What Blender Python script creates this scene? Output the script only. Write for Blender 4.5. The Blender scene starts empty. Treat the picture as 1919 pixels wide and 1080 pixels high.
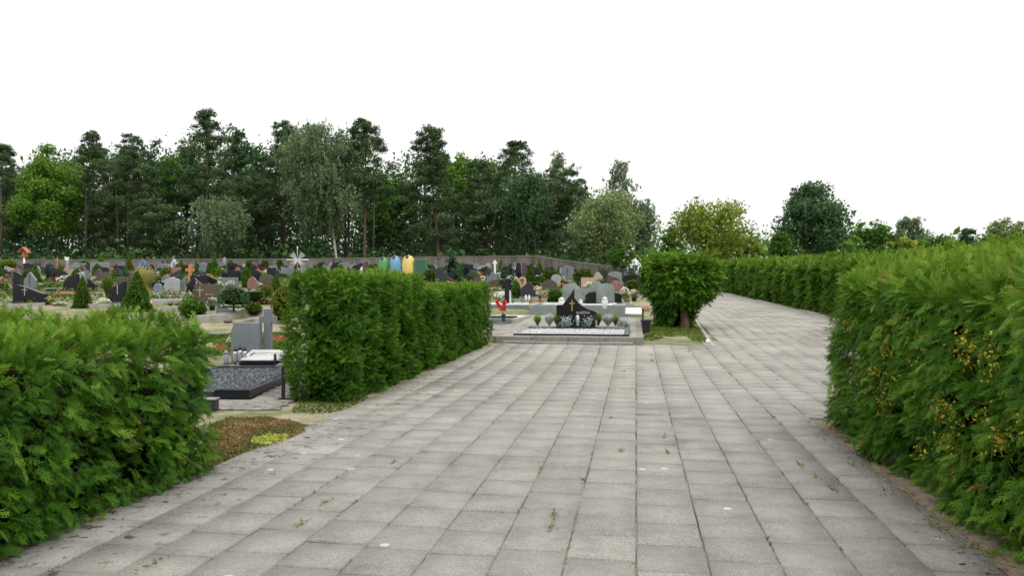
import bpy, bmesh, math, random
import numpy as np
from mathutils import Vector, Matrix

random.seed(7)
rng = np.random.default_rng(11)
R = math.radians
SC = bpy.context.scene
COL = SC.collection

# ------------------------------------------------------------------ camera, sky, sun, exposure
F = 1500.0            # focal length in pixels of a 1919 px wide frame
EYE = 1.6
cam_d = bpy.data.cameras.new("camera")
cam_d.sensor_width = 36.0
cam_d.lens = 36.0 * F / 1919.0
cam_d.clip_start = 0.05
cam_d.clip_end = 6000
cam = bpy.data.objects.new("camera", cam_d)
COL.objects.link(cam)
cam.location = (0, 0, EYE)
cam.rotation_euler = (R(90) - math.atan(8 / F), 0, 0)
SC.camera = cam

SUN_EL, SUN_AZ = 52, 140       # azimuth clockwise from +Y (behind the viewer, to the right)
w = bpy.data.worlds.new("World")
SC.world = w
w.use_nodes = True
nt = w.node_tree
nt.nodes.clear()
out = nt.nodes.new("ShaderNodeOutputWorld")
bg = nt.nodes.new("ShaderNodeBackground")
bg.inputs["Strength"].default_value = 0.1
sky = nt.nodes.new("ShaderNodeTexSky")
sky.sky_type = 'NISHITA'
sky.sun_disc = False
sky.sun_elevation = R(SUN_EL)
sky.sun_rotation = R(SUN_AZ)
sky.dust_density = 6.0
hs = nt.nodes.new("ShaderNodeHueSaturation")
hs.inputs["Saturation"].default_value = 0.12
nt.links.new(sky.outputs[0], hs.inputs["Color"])
tc = nt.nodes.new("ShaderNodeTexCoord")
sp = nt.nodes.new("ShaderNodeSeparateXYZ")
nt.links.new(tc.outputs["Generated"], sp.inputs[0])
mr = nt.nodes.new("ShaderNodeMapRange")      # an overcast sky is brighter overhead than at the horizon
mr.inputs["From Min"].default_value = 0.0
mr.inputs["From Max"].default_value = 1.0
mr.inputs["To Min"].default_value = 11.0
mr.inputs["To Max"].default_value = 19.0
nt.links.new(sp.outputs["Z"], mr.inputs["Value"])
cc = nt.nodes.new("ShaderNodeCombineColor")
for i in range(3):
    nt.links.new(mr.outputs[0], cc.inputs[i])
mx = nt.nodes.new("ShaderNodeMix")
mx.data_type = 'RGBA'
mx.inputs[0].default_value = 0.85
nt.links.new(hs.outputs[0], mx.inputs[6])
nt.links.new(cc.outputs[0], mx.inputs[7])
nt.links.new(mx.outputs[2], bg.inputs["Color"])
nt.links.new(bg.outputs[0], out.inputs["Surface"])

sun_d = bpy.data.lights.new("sun", 'SUN')
sun_d.energy = 1.1
sun_d.angle = R(14)
sun_d.color = (1.0, 0.96, 0.9)
sun = bpy.data.objects.new("sun", sun_d)
COL.objects.link(sun)
az = R(SUN_AZ)
sd = Vector((math.sin(az) * math.cos(R(SUN_EL)), math.cos(az) * math.cos(R(SUN_EL)), math.sin(R(SUN_EL))))
sun.rotation_euler = (-sd).to_track_quat('-Z', 'Y').to_euler()

SC.view_settings.view_transform = 'Standard'
SC.view_settings.look = 'None'
SC.view_settings.exposure = 0.0
SC.view_settings.gamma = 1.0

# ------------------------------------------------------------------ terrain
def sstep(x):
    x = np.clip(x, 0, 1)
    return x * x * (3 - 2 * x)

def terr(X, Y):
    """ground height: flat by the viewer, then a gentle rise, steeper to the left"""
    X = np.asarray(X, float); Y = np.asarray(Y, float)
    Yc = np.minimum(Y, 115.0)
    s = 2 * np.log1p(np.exp((Yc - 16) / 2))
    k = 0.041 - 0.017 * sstep((X + 2) / 18)
    return k * s

def G(px, py, up=0.0):
    """the point of the ground (raised by up) seen at a pixel of the photograph"""
    dx = (px - 960) / F; dz = (532 - py) / F
    Y = 2.0
    lo = None
    Ys = np.concatenate([np.arange(2, 30, .02), np.arange(30, 140, .05)])
    h = EYE + dz * Ys - (terr(dx * Ys, Ys) + up)
    i = int(np.argmax(h < 0)) if (h < 0).any() else len(Ys) - 1
    Y = float(Ys[i])
    X = dx * Y
    return Vector((X, Y, float(terr(X, Y))))

def ZT(py, Y):
    return EYE + (532 - py) / F * Y

PD = Vector((0.153, 0.988, 0)).normalized()      # direction in which the paving runs
PR = Vector((PD.y, -PD.x, 0))
ROT = -math.atan2(PD.x, PD.y)

# ------------------------------------------------------------------ object helpers
def link(o, parent=None):
    COL.objects.link(o)
    if parent is not None:
        o.parent = parent
    return o

def tag(o, label=None, cat=None, group=None, kind=None):
    if label: o["label"] = label
    if cat: o["category"] = cat
    if group: o["group"] = group
    if kind: o["kind"] = kind
    return o

def thing(name, label, cat, loc, rz=0.0, group=None):
    o = bpy.data.objects.new(name, None)
    o.empty_display_size = 0.1
    link(o)
    o.location = loc
    o.rotation_euler = (0, 0, rz)
    return tag(o, label, cat, group)

def obj(name, me, mat, parent=None, loc=None, rot=None, scale=None):
    o = bpy.data.objects.new(name, me)
    if mat is not None and len(me.materials) == 0:
        me.materials.append(mat)
    link(o, parent)
    if loc is not None: o.location = loc
    if rot is not None: o.rotation_euler = rot
    if scale is not None: o.scale = scale
    return o

def mesh_np(name, V, Q, tint=None, smooth=False):
    """mesh from vertex array and quad array"""
    V = np.ascontiguousarray(V, np.float32); Q = np.ascontiguousarray(Q, np.int32)
    me = bpy.data.meshes.new(name)
    n, m, k = len(V), len(Q), Q.shape[1]
    me.vertices.add(n); me.loops.add(m * k); me.polygons.add(m)
    me.vertices.foreach_set("co", V.ravel())
    me.loops.foreach_set("vertex_index", Q.ravel())
    me.polygons.foreach_set("loop_start", np.arange(0, m * k, k, dtype=np.int32))
    if smooth:
        me.polygons.foreach_set("use_smooth", np.ones(m, bool))
    if tint is not None:
        a = me.attributes.new("tint", 'FLOAT', 'FACE')
        a.data.foreach_set("value", np.ascontiguousarray(tint, np.float32))
    me.update(calc_edges=True)
    return me

class MB:
    """collects boxes, prisms, tubes and turned shapes into one mesh"""
    def __init__(s):
        s.v = []; s.f = []; s.sm = []
    def add(s, vs, fs, smooth=False):
        o = len(s.v)
        s.v += [tuple(p) for p in vs]
        for f in fs:
            s.f.append([i + o for i in f]); s.sm.append(smooth)
        return s
    def box(s, c, d, rz=0.0):
        x, y, z = d[0] / 2, d[1] / 2, d[2] / 2
        cr, sr = math.cos(rz), math.sin(rz)
        vs = []
        for sx, sy, sz in ((-1,-1,-1),(1,-1,-1),(1,1,-1),(-1,1,-1),(-1,-1,1),(1,-1,1),(1,1,1),(-1,1,1)):
            a, b = sx * x, sy * y
            vs.append((c[0] + a * cr - b * sr, c[1] + a * sr + b * cr, c[2] + sz * z))
        return s.add(vs, [(0,3,2,1),(4,5,6,7),(0,1,5,4),(1,2,6,5),(2,3,7,6),(3,0,4,7)])
    def prism(s, poly, y0, y1):
        """outline in x-z pushed through y0..y1 (front at y0)"""
        n = len(poly)
        vs = [(p[0], y0, p[1]) for p in poly] + [(p[0], y1, p[1]) for p in poly]
        fs = [tuple(range(n)), tuple(range(2 * n - 1, n - 1, -1))]
        for i in range(n):
            j = (i + 1) % n
            fs.append((i, i + n, j + n, j))
        return s.add(vs, fs)
    def flat(s, poly, z0, z1):
        """outline in x-y raised z0..z1"""
        n = len(poly)
        vs = [(p[0], p[1], z0) for p in poly] + [(p[0], p[1], z1) for p in poly]
        fs = [tuple(range(n - 1, -1, -1)), tuple(range(n, 2 * n))]
        for i in range(n):
            j = (i + 1) % n
            fs.append((i, j, j + n, i + n))
        return s.add(vs, fs)
    def lathe(s, prof, n=14, c=(0, 0, 0), sx=1.0, sy=1.0):
        vs = []; fs = []
        for r, z in prof:
            for k in range(n):
                a = 2 * math.pi * k / n
                vs.append((c[0] + sx * r * math.cos(a), c[1] + sy * r * math.sin(a), c[2] + z))
        for i in range(len(prof) - 1):
            for k in range(n):
                k2 = (k + 1) % n
                fs.append((i * n + k, i * n + k2, (i + 1) * n + k2, (i + 1) * n + k))
        fs.append(tuple(range(n - 1, -1, -1)))
        m = (len(prof) - 1) * n
        fs.append(tuple(range(m, m + n)))
        return s.add(vs, fs, True)
    def tube(s, pts, rad, n=8):
        pts = [Vector(p) for p in pts]
        if not hasattr(rad, '__len__'): rad = [rad] * len(pts)
        vs = []; fs = []
        for i, p in enumerate(pts):
            t = (pts[min(i + 1, len(pts) - 1)] - pts[max(i - 1, 0)])
            t = t.normalized() if t.length > 1e-9 else Vector((0, 0, 1))
            a = t.cross(Vector((0, 1, 0)) if abs(t.y) < .9 else Vector((1, 0, 0))).normalized()
            b = t.cross(a)
            for k in range(n):
                th = 2 * math.pi * k / n
                vs.append(p + (a * math.cos(th) + b * math.sin(th)) * rad[i])
        for i in range(len(pts) - 1):
            for k in range(n):
                k2 = (k + 1) % n
                fs.append((i * n + k, i * n + k2, (i + 1) * n + k2, (i + 1) * n + k))
        fs.append(tuple(range(n - 1, -1, -1)))
        m = (len(pts) - 1) * n
        fs.append(tuple(range(m, m + n)))
        return s.add(vs, fs, True)
    def mesh(s, name, bevel=0.0):
        me = bpy.data.meshes.new(name)
        me.from_pydata(s.v, [], s.f)
        me.polygons.foreach_set("use_smooth", s.sm)
        bm = bmesh.new(); bm.from_mesh(me)
        bmesh.ops.recalc_face_normals(bm, faces=bm.faces)
        if bevel > 0:
            es = [e for e in bm.edges if len(e.link_faces) == 2 and e.calc_face_angle(0) > .5]
            bmesh.ops.bevel(bm, geom=es, offset=bevel, segments=1, affect='EDGES', clamp_overlap=True)
        bm.to_mesh(me); bm.free()
        me.update()
        return me

# ------------------------------------------------------------------ materials
def new_mat(name):
    m = bpy.data.materials.new(name)
    m.use_nodes = True
    n = m.node_tree
    n.nodes.clear()
    o = n.nodes.new("ShaderNodeOutputMaterial")
    b = n.nodes.new("ShaderNodeBsdfPrincipled")
    n.links.new(b.outputs[0], o.inputs[0])
    return m, n, b, o

def N(n, t, **kw):
    x = n.nodes.new(t)
    for k, v in kw.items():
        if k in x.inputs: x.inputs[k].default_value = v
        else: setattr(x, k, v)
    return x

def ramp(n, fac, stops, interp='LINEAR'):
    r = n.nodes.new("ShaderNodeValToRGB")
    r.color_ramp.interpolation = interp
    e = r.color_ramp.elements
    while len(e) < len(stops): e.new(0.5)
    for i, (p, c) in enumerate(stops):
        e[i].position = p
        e[i].color = (c[0], c[1], c[2], 1) if hasattr(c, '__len__') else (c, c, c, 1)
    n.links.new(fac, r.inputs[0])
    return r.outputs[0]

def mixc(n, fac, a, b, mode='MIX'):
    m = n.nodes.new("ShaderNodeMix")
    m.data_type = 'RGBA'; m.blend_type = mode
    for sock, v in ((0, fac), (6, a), (7, b)):
        if hasattr(v, 'is_output'): n.links.new(v, m.inputs[sock])
        elif hasattr(v, '__len__'): m.inputs[sock].default_value = (v[0], v[1], v[2], 1)
        else: m.inputs[sock].default_value = v
    return m.outputs[2]

def noise(n, scale, detail=4, rough=.55, vec=None):
    x = N(n, "ShaderNodeTexNoise", Scale=scale, Detail=detail, Roughness=rough)
    if vec is not None: n.links.new(vec, x.inputs["Vector"])
    return x.outputs["Fac"]

def coord(n, kind="Object"):
    return n.nodes.new("ShaderNodeTexCoord").outputs[kind]

def bump(n, b, h, strength=.3, dist=.02):
    x = N(n, "ShaderNodeBump", Strength=strength, Distance=dist)
    n.links.new(h, x.inputs["Height"])
    n.links.new(x.outputs[0], b.inputs["Normal"])

def stone(name, col, rough=.5, speck=.35, scale=60, spec=.5):
    m, n, b, o = new_mat(name)
    c = coord(n)
    f = noise(n, scale, 3, .8, c)
    g = noise(n, 3.0, 4, .6, c)
    d = tuple(x * (1 - speck) for x in col); l = tuple(min(1, x * (1 + speck)) for x in col)
    base = ramp(n, f, [(.36, d), (.62, l)])
    base = mixc(n, .35, base, ramp(n, g, [(.35, tuple(x * .7 for x in col)), (.65, tuple(min(1, x * 1.25) for x in col))]))
    n.links.new(base, b.inputs["Base Color"])
    b.inputs["Roughness"].default_value = rough
    b.inputs["Specular IOR Level"].default_value = spec
    if rough > .3: bump(n, b, f, .25, .004)
    return m

def plain(name, col, rough=.5, metal=0.0, var=.15, scale=25):
    m, n, b, o = new_mat(name)
    f = noise(n, scale, 3, .6, coord(n))
    base = ramp(n, f, [(.3, tuple(x * (1 - var) for x in col)), (.7, tuple(min(1, x * (1 + var)) for x in col))])
    n.links.new(base, b.inputs["Base Color"])
    b.inputs["Roughness"].default_value = rough
    b.inputs["Metallic"].default_value = metal
    return m

def leaf(name, stops, trans=.35, rough=.55, hue=0.0, tmix=(.16, .26, .02)):
    """foliage whose colour follows the per-leaf value 'tint'"""
    m, n, b, o = new_mat(name)
    a = N(n, "ShaderNodeAttribute", attribute_name="tint")
    base = ramp(n, a.outputs["Fac"], stops)
    if hue > 0:
        oi = n.nodes.new("ShaderNodeObjectInfo")
        h = N(n, "ShaderNodeHueSaturation")
        mh = N(n, "ShaderNodeMapRange"); mh.inputs["To Min"].default_value = .5 - hue; mh.inputs["To Max"].default_value = .5 + hue * .6
        mv = N(n, "ShaderNodeMapRange"); mv.inputs["To Min"].default_value = .75; mv.inputs["To Max"].default_value = 1.3
        n.links.new(oi.outputs["Random"], mh.inputs["Value"]); n.links.new(mh.outputs[0], h.inputs["Hue"])
        n.links.new(oi.outputs["Random"], mv.inputs["Value"]); n.links.new(mv.outputs[0], h.inputs["Value"])
        n.links.new(base, h.inputs["Color"]); base = h.outputs[0]
    n.links.new(base, b.inputs["Base Color"])
    b.inputs["Roughness"].default_value = rough
    b.inputs["Specular IOR Level"].default_value = .12
    t = n.nodes.new("ShaderNodeBsdfTranslucent")
    n.links.new(mixc(n, .5, base, tmix), t.inputs["Color"])
    ms = n.nodes.new("ShaderNodeMixShader")
    ms.inputs[0].default_value = trans
    n.links.new(b.outputs[0], ms.inputs[1]); n.links.new(t.outputs[0], ms.inputs[2])
    n.links.new(ms.outputs[0], o.inputs[0])
    return m

M = {}
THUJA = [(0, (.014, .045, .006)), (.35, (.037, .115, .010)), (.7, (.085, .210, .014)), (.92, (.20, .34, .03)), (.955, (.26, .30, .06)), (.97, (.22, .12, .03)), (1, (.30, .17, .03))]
M['thuja'] = leaf('thuja sprays', THUJA, .30)
M['thuja_far'] = leaf('thuja sprays far', [(0, (0.019, 0.055, 0.009)), (0.5, (0.061, 0.149, 0.013)), (0.9, (0.154, 0.275, 0.028)), (1, (0.198, 0.308, 0.039))])
M['pine'] = leaf('pine needles', [(0, (.032, .060, .026)), (.5, (.082, .138, .054)), (1, (.165, .235, .090))], .2, tmix=(.10, .16, .06))
M['decid'] = leaf('broad leaves', [(0, (0.028, 0.077, 0.017)), (0.5, (0.070, 0.168, 0.031)), (1, (0.168, 0.294, 0.049))])
M['lime'] = leaf('light green leaves', [(0, (0.052, 0.130, 0.018)), (0.5, (0.124, 0.247, 0.034)), (1, (0.234, 0.364, 0.058))])
M['yellowgreen'] = leaf('yellow green leaves', [(0, (0.095, 0.149, 0.022)), (0.5, (0.230, 0.297, 0.041)), (1, (0.405, 0.446, 0.074))])
M['birch'] = leaf('birch leaves', [(0, (.085, .135, .065)), (.5, (.165, .240, .118)), (1, (.28, .37, .18))], .3, tmix=(.10, .16, .06))
M['willow'] = leaf('willow leaves', [(0, (.120, .180, .070)), (.5, (.240, .325, .125)), (1, (.36, .45, .18))], .3, tmix=(.10, .16, .06))
M['darkleaf'] = leaf('dark green leaves', [(0, (.030, .074, .032)), (.5, (.075, .155, .064)), (1, (.170, .255, .115))], .3, tmix=(.10, .16, .06))
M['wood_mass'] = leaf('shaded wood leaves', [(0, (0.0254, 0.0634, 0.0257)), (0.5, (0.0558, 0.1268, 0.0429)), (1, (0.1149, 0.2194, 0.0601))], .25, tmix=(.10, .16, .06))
M['shrub'] = leaf('shrub leaves', [(0, (.018, .060, .010)), (.5, (.055, .130, .016)), (1, (.130, .240, .030))], .3, .55, .03)
M['shrub_yellow'] = leaf('golden shrub leaves', [(0, (.045, .080, .010)), (.5, (.12, .170, .016)), (1, (.24, .28, .03))], .3, .55, .02)
M['spruce'] = leaf('blue spruce needles', [(0, (.016, .050, .030)), (.5, (.045, .100, .060)), (1, (.105, .180, .105))], .15)
M['heather'] = leaf('red ground cover', [(0, (.09, .02, .02)), (.5, (.22, .045, .04)), (1, (.35, .10, .07))])
M['silver'] = leaf('silver leaves', [(0, (.22, .28, .25)), (.5, (.42, .50, .46)), (1, (.62, .68, .64))], .15)
M['straw'] = leaf('feathery grass', [(0, (.16, .20, .05)), (.5, (.36, .37, .13)), (1, (.55, .50, .24))])
M['sedum'] = leaf('sedum', [(0, (.06, .09, .022)), (.35, (.14, .14, .045)), (.6, (.23, .135, .062)), (.8, (.29, .18, .085)), (.9, (.38, .31, .13)), (1, (.46, .54, .09))], .2)
M['weed'] = leaf('weeds', [(0, (.08, .11, .02)), (.5, (.20, .22, .06)), (1, (.40, .36, .15))])
M['moss'] = leaf('mossy cover', [(0, (.035, .060, .012)), (.5, (.10, .15, .025)), (1, (.20, .24, .045))])

def petal(name, col):
    m, n, b, o = new_mat(name)
    a = N(n, "ShaderNodeAttribute", attribute_name="tint")
    base = ramp(n, a.outputs["Fac"], [(0, tuple(x * .55 for x in col)), (1, col)])
    n.links.new(base, b.inputs["Base Color"])
    b.inputs["Roughness"].default_value = .6
    return m
for k, c in dict(glad=(.80, .10, .10), white=(.86, .86, .80), red=(.62, .045, .05), pink=(.75, .25, .28), orange=(.80, .26, .02), yellow=(.80, .62, .05), coral=(.72, .10, .09), cream=(.78, .74, .50)).items():
    M['petal_' + k] = petal(k + ' petals', c)

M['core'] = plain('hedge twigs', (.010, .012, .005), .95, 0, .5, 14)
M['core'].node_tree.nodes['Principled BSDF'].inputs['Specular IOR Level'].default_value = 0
M['twig'] = plain('brown twigs', (.13, .075, .04), .8, 0, .4)
M['bark'] = stone('dark bark', (.075, .062, .050), .9, .45, 12)
M['bark_pine'] = stone('pine bark', (.115, .074, .050), .9, .4, 10)
M['bark_birch'] = stone('birch bark', (.42, .40, .36), .8, .5, 7)
M['black'] = stone('polished black granite', (.010, .011, .014), .14, .5, 90, .30)
M['black_matt'] = stone('honed black granite', (.020, .022, .026), .4, .5, 90)
M['grey'] = stone('bluish grey granite', (.155, .18, .20), .35, .25, 80)
M['lightgrey'] = stone('light grey granite', (.30, .31, .31), .45, .3, 80)
M['greengrey'] = stone('greenish grey granite', (.20, .235, .21), .4, .25, 80)
M['brown'] = stone('brown granite', (.085, .070, .045), .25, .35, 70)
M['darkbrown'] = stone('dark brown stone', (.075, .058, .048), .45, .5, 40)
M['red'] = stone('reddish granite', (.24, .115, .09), .35, .35, 70)
M['tan'] = stone('tan stone', (.42, .29, .18), .5, .3, 50)
M['pinkstone'] = stone('pinkish stone', (.36, .26, .23), .45, .3, 60)
M['white'] = stone('white stone', (.74, .74, .72), .5, .1, 40)
M['plaque'] = stone('pale plaque stone', (.52, .52, .51), .5, .12, 40)
M['concrete'] = stone('weathered concrete', (.34, .325, .29), .85, .25, 30)
M['kerb_sandy'] = stone('sandy worn concrete', (.25, .215, .165), .9, .3, 18)
M['concrete_dark'] = stone('stained concrete', (.24, .225, .20), .85, .35, 20)
M['gravel_bits'] = leaf('grey gravel stones', [(0, (.08, .09, .103)), (.5, (.155, .172, .195)), (1, (.28, .30, .33))], 0.0)
M['white_bits'] = leaf('white gravel stones', [(0, (.46, .46, .46)), (.5, (.64, .64, .64)), (1, (.78, .78, .78))], 0.0)
M['white_gravel'] = stone('white gravel', (.56, .56, .56), .8, .4, 30)
M['grey_gravel'] = stone('grey gravel', (.135, .15, .168), .8, .75, 55)
M['soil'] = stone('garden soil', (.11, .080, .055), .95, .4, 16)
M['soil_dry'] = stone('dry sandy soil', (.22, .175, .125), .95, .4, 14)
M['sand'] = stone('sandy soil', (.40, .33, .24), .95, .2, 12)
M['plastic_black'] = plain('black plastic', (.022, .022, .024), .4)
M['metal_white'] = plain('white painted metal', (.78, .79, .78), .4)
M['metal_black'] = plain('black painted metal', (.02, .02, .022), .45)
M['steel'] = plain('steel', (.55, .56, .58), .3, .7)
M['gold'] = plain('gilded metal', (.55, .40, .13), .35, .6)
M['etched'] = plain('etched lettering', (.35, .34, .33), .6)
M['ink'] = plain('black lettering', (.02, .02, .02), .5)
M['glass_white'] = plain('white lantern glass', (.80, .81, .80), .25)
M['terracotta'] = plain('terracotta', (.42, .18, .08), .7)
M['oak'] = plain('orange varnished wood', (.48, .20, .06), .5, 0, .3)
M['roof_red'] = plain('orange red roof boards', (.46, .16, .09), .7, 0, .3)
M['wood_dark'] = plain('weathered wood', (.12, .085, .06), .8, 0, .3)
M['skin'] = plain('skin', (.50, .30, .22), .5)
M['shirt_white'] = plain('white shirt', (.72, .71, .72), .8)
M['shirt_blue'] = plain('pale blue shirt', (.50, .62, .78), .8)
M['jacket_blue'] = plain('bright blue jacket', (.04, .20, .58), .7)
M['navy'] = plain('navy cloth', (.03, .04, .085), .8)
M['trousers'] = plain('grey trousers', (.14, .14, .16), .8)
M['hair'] = plain('grey hair', (.14, .12, .10), .7)
M['bin_green'] = plain('green plastic', (.07, .29, .08), .35)
M['bin_blue'] = plain('blue plastic', (.14, .34, .52), .35)
M['bin_yellow'] = plain('yellow plastic', (.70, .52, .16), .35)
M['bin_dark'] = plain('dark green netting', (.035, .12, .075), .6, 0, .5, 60)
M['iron'] = plain('dark iron', (.035, .035, .035), .6)

def mat_ground():
    m, n, b, o = new_mat('ground')
    g = n.nodes.new("ShaderNodeNewGeometry")
    P = g.outputs["Position"]
    big = noise(n, .22, 5, .6, P); mid = noise(n, 1.6, 5, .65, P); fine = noise(n, 22, 4, .7, P)
    sand = ramp(n, fine, [(.3, (.25, .205, .145)), (.7, (.40, .335, .245))])
    grass = ramp(n, fine, [(.3, (.07, .10, .025)), (.7, (.20, .22, .065))])
    k = ramp(n, mixc(n, .5, big, mid), [(.43, 0), (.53, 1)])
    base = mixc(n, k, sand, grass)
    sx = N(n, "ShaderNodeSeparateXYZ"); n.links.new(P, sx.inputs[0])
    wood = N(n, "ShaderNodeMapRange"); wood.inputs["From Min"].default_value = 89; wood.inputs["From Max"].default_value = 92
    n.links.new(sx.outputs["Y"], wood.inputs["Value"])
    base = mixc(n, wood.outputs[0], base, ramp(n, mid, [(.3, (.035, .05, .018)), (.7, (.07, .075, .03))]))
    n.links.new(base, b.inputs["Base Color"])
    b.inputs["Roughness"].default_value = .95
    bump(n, b, fine, .5, .02)
    return m
M['ground'] = mat_ground()

def mat_paver():
    m, n, b, o = new_mat('concrete pavers')
    g = n.nodes.new("ShaderNodeNewGeometry"); P = g.outputs["Position"]
    a = N(n, "ShaderNodeAttribute", attribute_name="tint")
    base = ramp(n, a.outputs["Fac"], [(0, (.196, .189, .170)), (.5, (.266, .257, .233)), (.85, (.328, .317, .284)), (1, (.39, .378, .338))])
    agg = noise(n, 95, 3, .85, P)                       # exposed aggregate
    base = mixc(n, .75, base, mixc(n, 1.0, base, ramp(n, agg, [(.34, .38), (.5, 1.0), (.66, 1.55)]), 'MULTIPLY'))
    blotch = noise(n, 3.3, 6, .7, P)
    base = mixc(n, .65, base, mixc(n, 1.0, base, ramp(n, blotch, [(.33, .68), (.52, 1.0), (.72, 1.25)]), 'MULTIPLY'))
    dust_sheen = noise(n, .8, 5, .7, P)                       # swept sand, plus grazing sheen painted in as paler colour with distance
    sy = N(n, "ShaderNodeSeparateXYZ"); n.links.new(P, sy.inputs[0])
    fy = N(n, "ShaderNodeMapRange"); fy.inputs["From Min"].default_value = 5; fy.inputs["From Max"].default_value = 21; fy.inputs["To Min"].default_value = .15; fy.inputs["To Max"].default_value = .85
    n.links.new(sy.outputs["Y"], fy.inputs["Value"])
    base = mixc(n, mixc(n, 1.0, ramp(n, dust_sheen, [(.36, 0), (.66, 1)]), fy.outputs[0], 'MULTIPLY'), base, (.46, .425, .365))
    worn = noise(n, .55, 6, .75, mixc(n, .0, P, P))
    base = mixc(n, ramp(n, worn, [(.50, 0), (.66, .55)]), base, mixc(n, 1.0, base, (.66, .66, .62), 'MULTIPLY'))   # older, dirtier slabs
    # pale lichen and droppings
    v = N(n, "ShaderNodeTexVoronoi", Scale=1.7); v.voronoi_dimensions = '2D'; v.feature = 'F1'
    n.links.new(mixc(n, .06, P, N(n, "ShaderNodeTexNoise", Scale=22).outputs["Color"]), v.inputs["Vector"])
    spot = ramp(n, v.outputs["Distance"], [(.035, 1), (.055, 0)])
    pick = ramp(n, v.outputs["Color"], [(.72, 0), (.74, 1)])
    base = mixc(n, mixc(n, 1.0, spot, pick, 'MULTIPLY'), base, (.54, .53, .49))
    # dark moss flecks along the left hedge
    sx = N(n, "ShaderNodeSeparateXYZ"); n.links.new(P, sx.inputs[0])
    e = N(n, "ShaderNodeMath", operation='MULTIPLY_ADD'); e.inputs[1].default_value = -.155
    n.links.new(sx.outputs["Y"], e.inputs[0]); n.links.new(sx.outputs["X"], e.inputs[2])
    edge = N(n, "ShaderNodeMapRange"); edge.inputs["From Min"].default_value = -2.6; edge.inputs["From Max"].default_value = -3.2
    n.links.new(e.outputs[0], edge.inputs["Value"])
    fl = ramp(n, noise(n, 9, 3, .6, P), [(.60, 0), (.66, 1)])
    base = mixc(n, mixc(n, 1.0, fl, edge.outputs[0], 'MULTIPLY'), base, (.075, .070, .040))
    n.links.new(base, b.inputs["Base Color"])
    b.inputs["Roughness"].default_value = .85
    b.inputs["Specular IOR Level"].default_value = .35
    bump(n, b, agg, .5, .004)
    return m
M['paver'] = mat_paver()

def mat_joint():
    m, n, b, o = new_mat('joint sand')
    g = n.nodes.new("ShaderNodeNewGeometry"); P = g.outputs["Position"]
    f = noise(n, 1.4, 5, .7, P); h = noise(n, 40, 3, .6, P)
    base = ramp(n, f, [(.36, (.085, .078, .058)), (.46, (.15, .135, .098)), (.53, (.36, .33, .27)), (.72, (.42, .38, .30))])
    base = mixc(n, .5, base, mixc(n, 1.0, base, ramp(n, h, [(.3, .5), (.7, 1.3)]), 'MULTIPLY'))
    n.links.new(base, b.inputs["Base Color"])
    b.inputs["Roughness"].default_value = .95
    return m
M['joint'] = mat_joint()

def mat_wall():
    m, n, b, o = new_mat('stained concrete wall')
    P = coord(n)
    mp = N(n, "ShaderNodeMapping"); mp.inputs["Scale"].default_value = (.7, .7, .10)
    n.links.new(P, mp.inputs[0])
    st = noise(n, 1.5, 6, .7, mp.outputs[0]); f = noise(n, 2.2, 6, .7, P)
    base = ramp(n, st, [(.34, (.075, .062, .055)), (.5, (.165, .148, .132)), (.68, (.225, .20, .18))])
    base = mixc(n, .5, base, mixc(n, 1.0, base, ramp(n, f, [(.3, .6), (.7, 1.3)]), 'MULTIPLY'))
    n.links.new(base, b.inputs["Base Color"]); b.inputs["Roughness"].default_value = .9
    return m
M['wall'] = mat_wall()

# ------------------------------------------------------------------ setting: ground, paving
def ground():
    ys = np.concatenate([[-60, -30, -12, -6], np.arange(-3, 60, .5), np.arange(60, 116, 1.0), [120, 130, 150, 200, 300, 500, 900, 1600, 3000]])
    xs = np.concatenate([[-3000, -1500, -700, -350, -200, -140, -110], np.arange(-90, -20, 2.0), np.arange(-20, 30, .5), np.arange(30, 91, 2.0), [110, 140, 200, 350, 700, 1500, 3000]])
    Xg, Yg = np.meshgrid(xs, ys)
    Z = terr(Xg, Yg)
    V = np.stack([Xg, Yg, Z], -1).reshape(-1, 3)
    nx, ny = len(xs), len(ys)
    i = (np.arange(ny - 1)[:, None] * nx + np.arange(nx - 1)[None]).ravel()
    Q = np.stack([i, i + 1, i + 1 + nx, i + nx], -1)
    tag(obj('ground', mesh_np('ground', V, Q, smooth=True), M['ground']), kind='structure')
ground()

KERB_L = (-3.66, .167)     # left edge of the paving: X = a + b*Y
def left_x(Y): return KERB_L[0] + KERB_L[1] * Y
PLOT_F = G(925, 646)       # front left corner of the raised middle plot
PATH_C = G(1338, 652)      # where the far path leaves the square
FH0 = G(1545, 587); FH1 = G(1345, 543.5)
fdir = (FH1 - FH0).xy.normalized()
HR_A, HR_B = 2.0, .165     # foot of the right hedge: X = a + b*Y

def inside(poly, x, y):
    c = False; n = len(poly)
    for i in range(n):
        x1, y1 = poly[i]; x2, y2 = poly[(i + 1) % n]
        if (y1 > y) != (y2 > y) and x < (x2 - x1) * (y - y1) / (y2 - y1) + x1: c = not c
    return c

far_n = Vector((FH1.x, FH1.y)) + Vector(fdir) * 25
PAVE = [(left_x(-2), -2), (left_x(PLOT_F.y), PLOT_F.y), (PLOT_F.x, PLOT_F.y), (PATH_C.x, PATH_C.y)]
pl = Vector((PATH_C.x, PATH_C.y))
for Y in (24, 29, 36, 50, 70, 90):
    PAVE.append((PATH_C.x + .165 * (Y - PATH_C.y), Y))
PAVE += [(far_n.x - .45, far_n.y), (FH0.x - .45, FH0.y), (FH0.x - .3 - fdir[0] * 12, FH0.y - fdir[1] * 12), (HR_A + HR_B * 14 + 3.2, 14), (HR_A + HR_B * 9.6 + .5, 9.6), (HR_A + HR_B * 9.5 - .05, 9.5), (HR_A + HR_B * -2 - .05, -2)]

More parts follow.
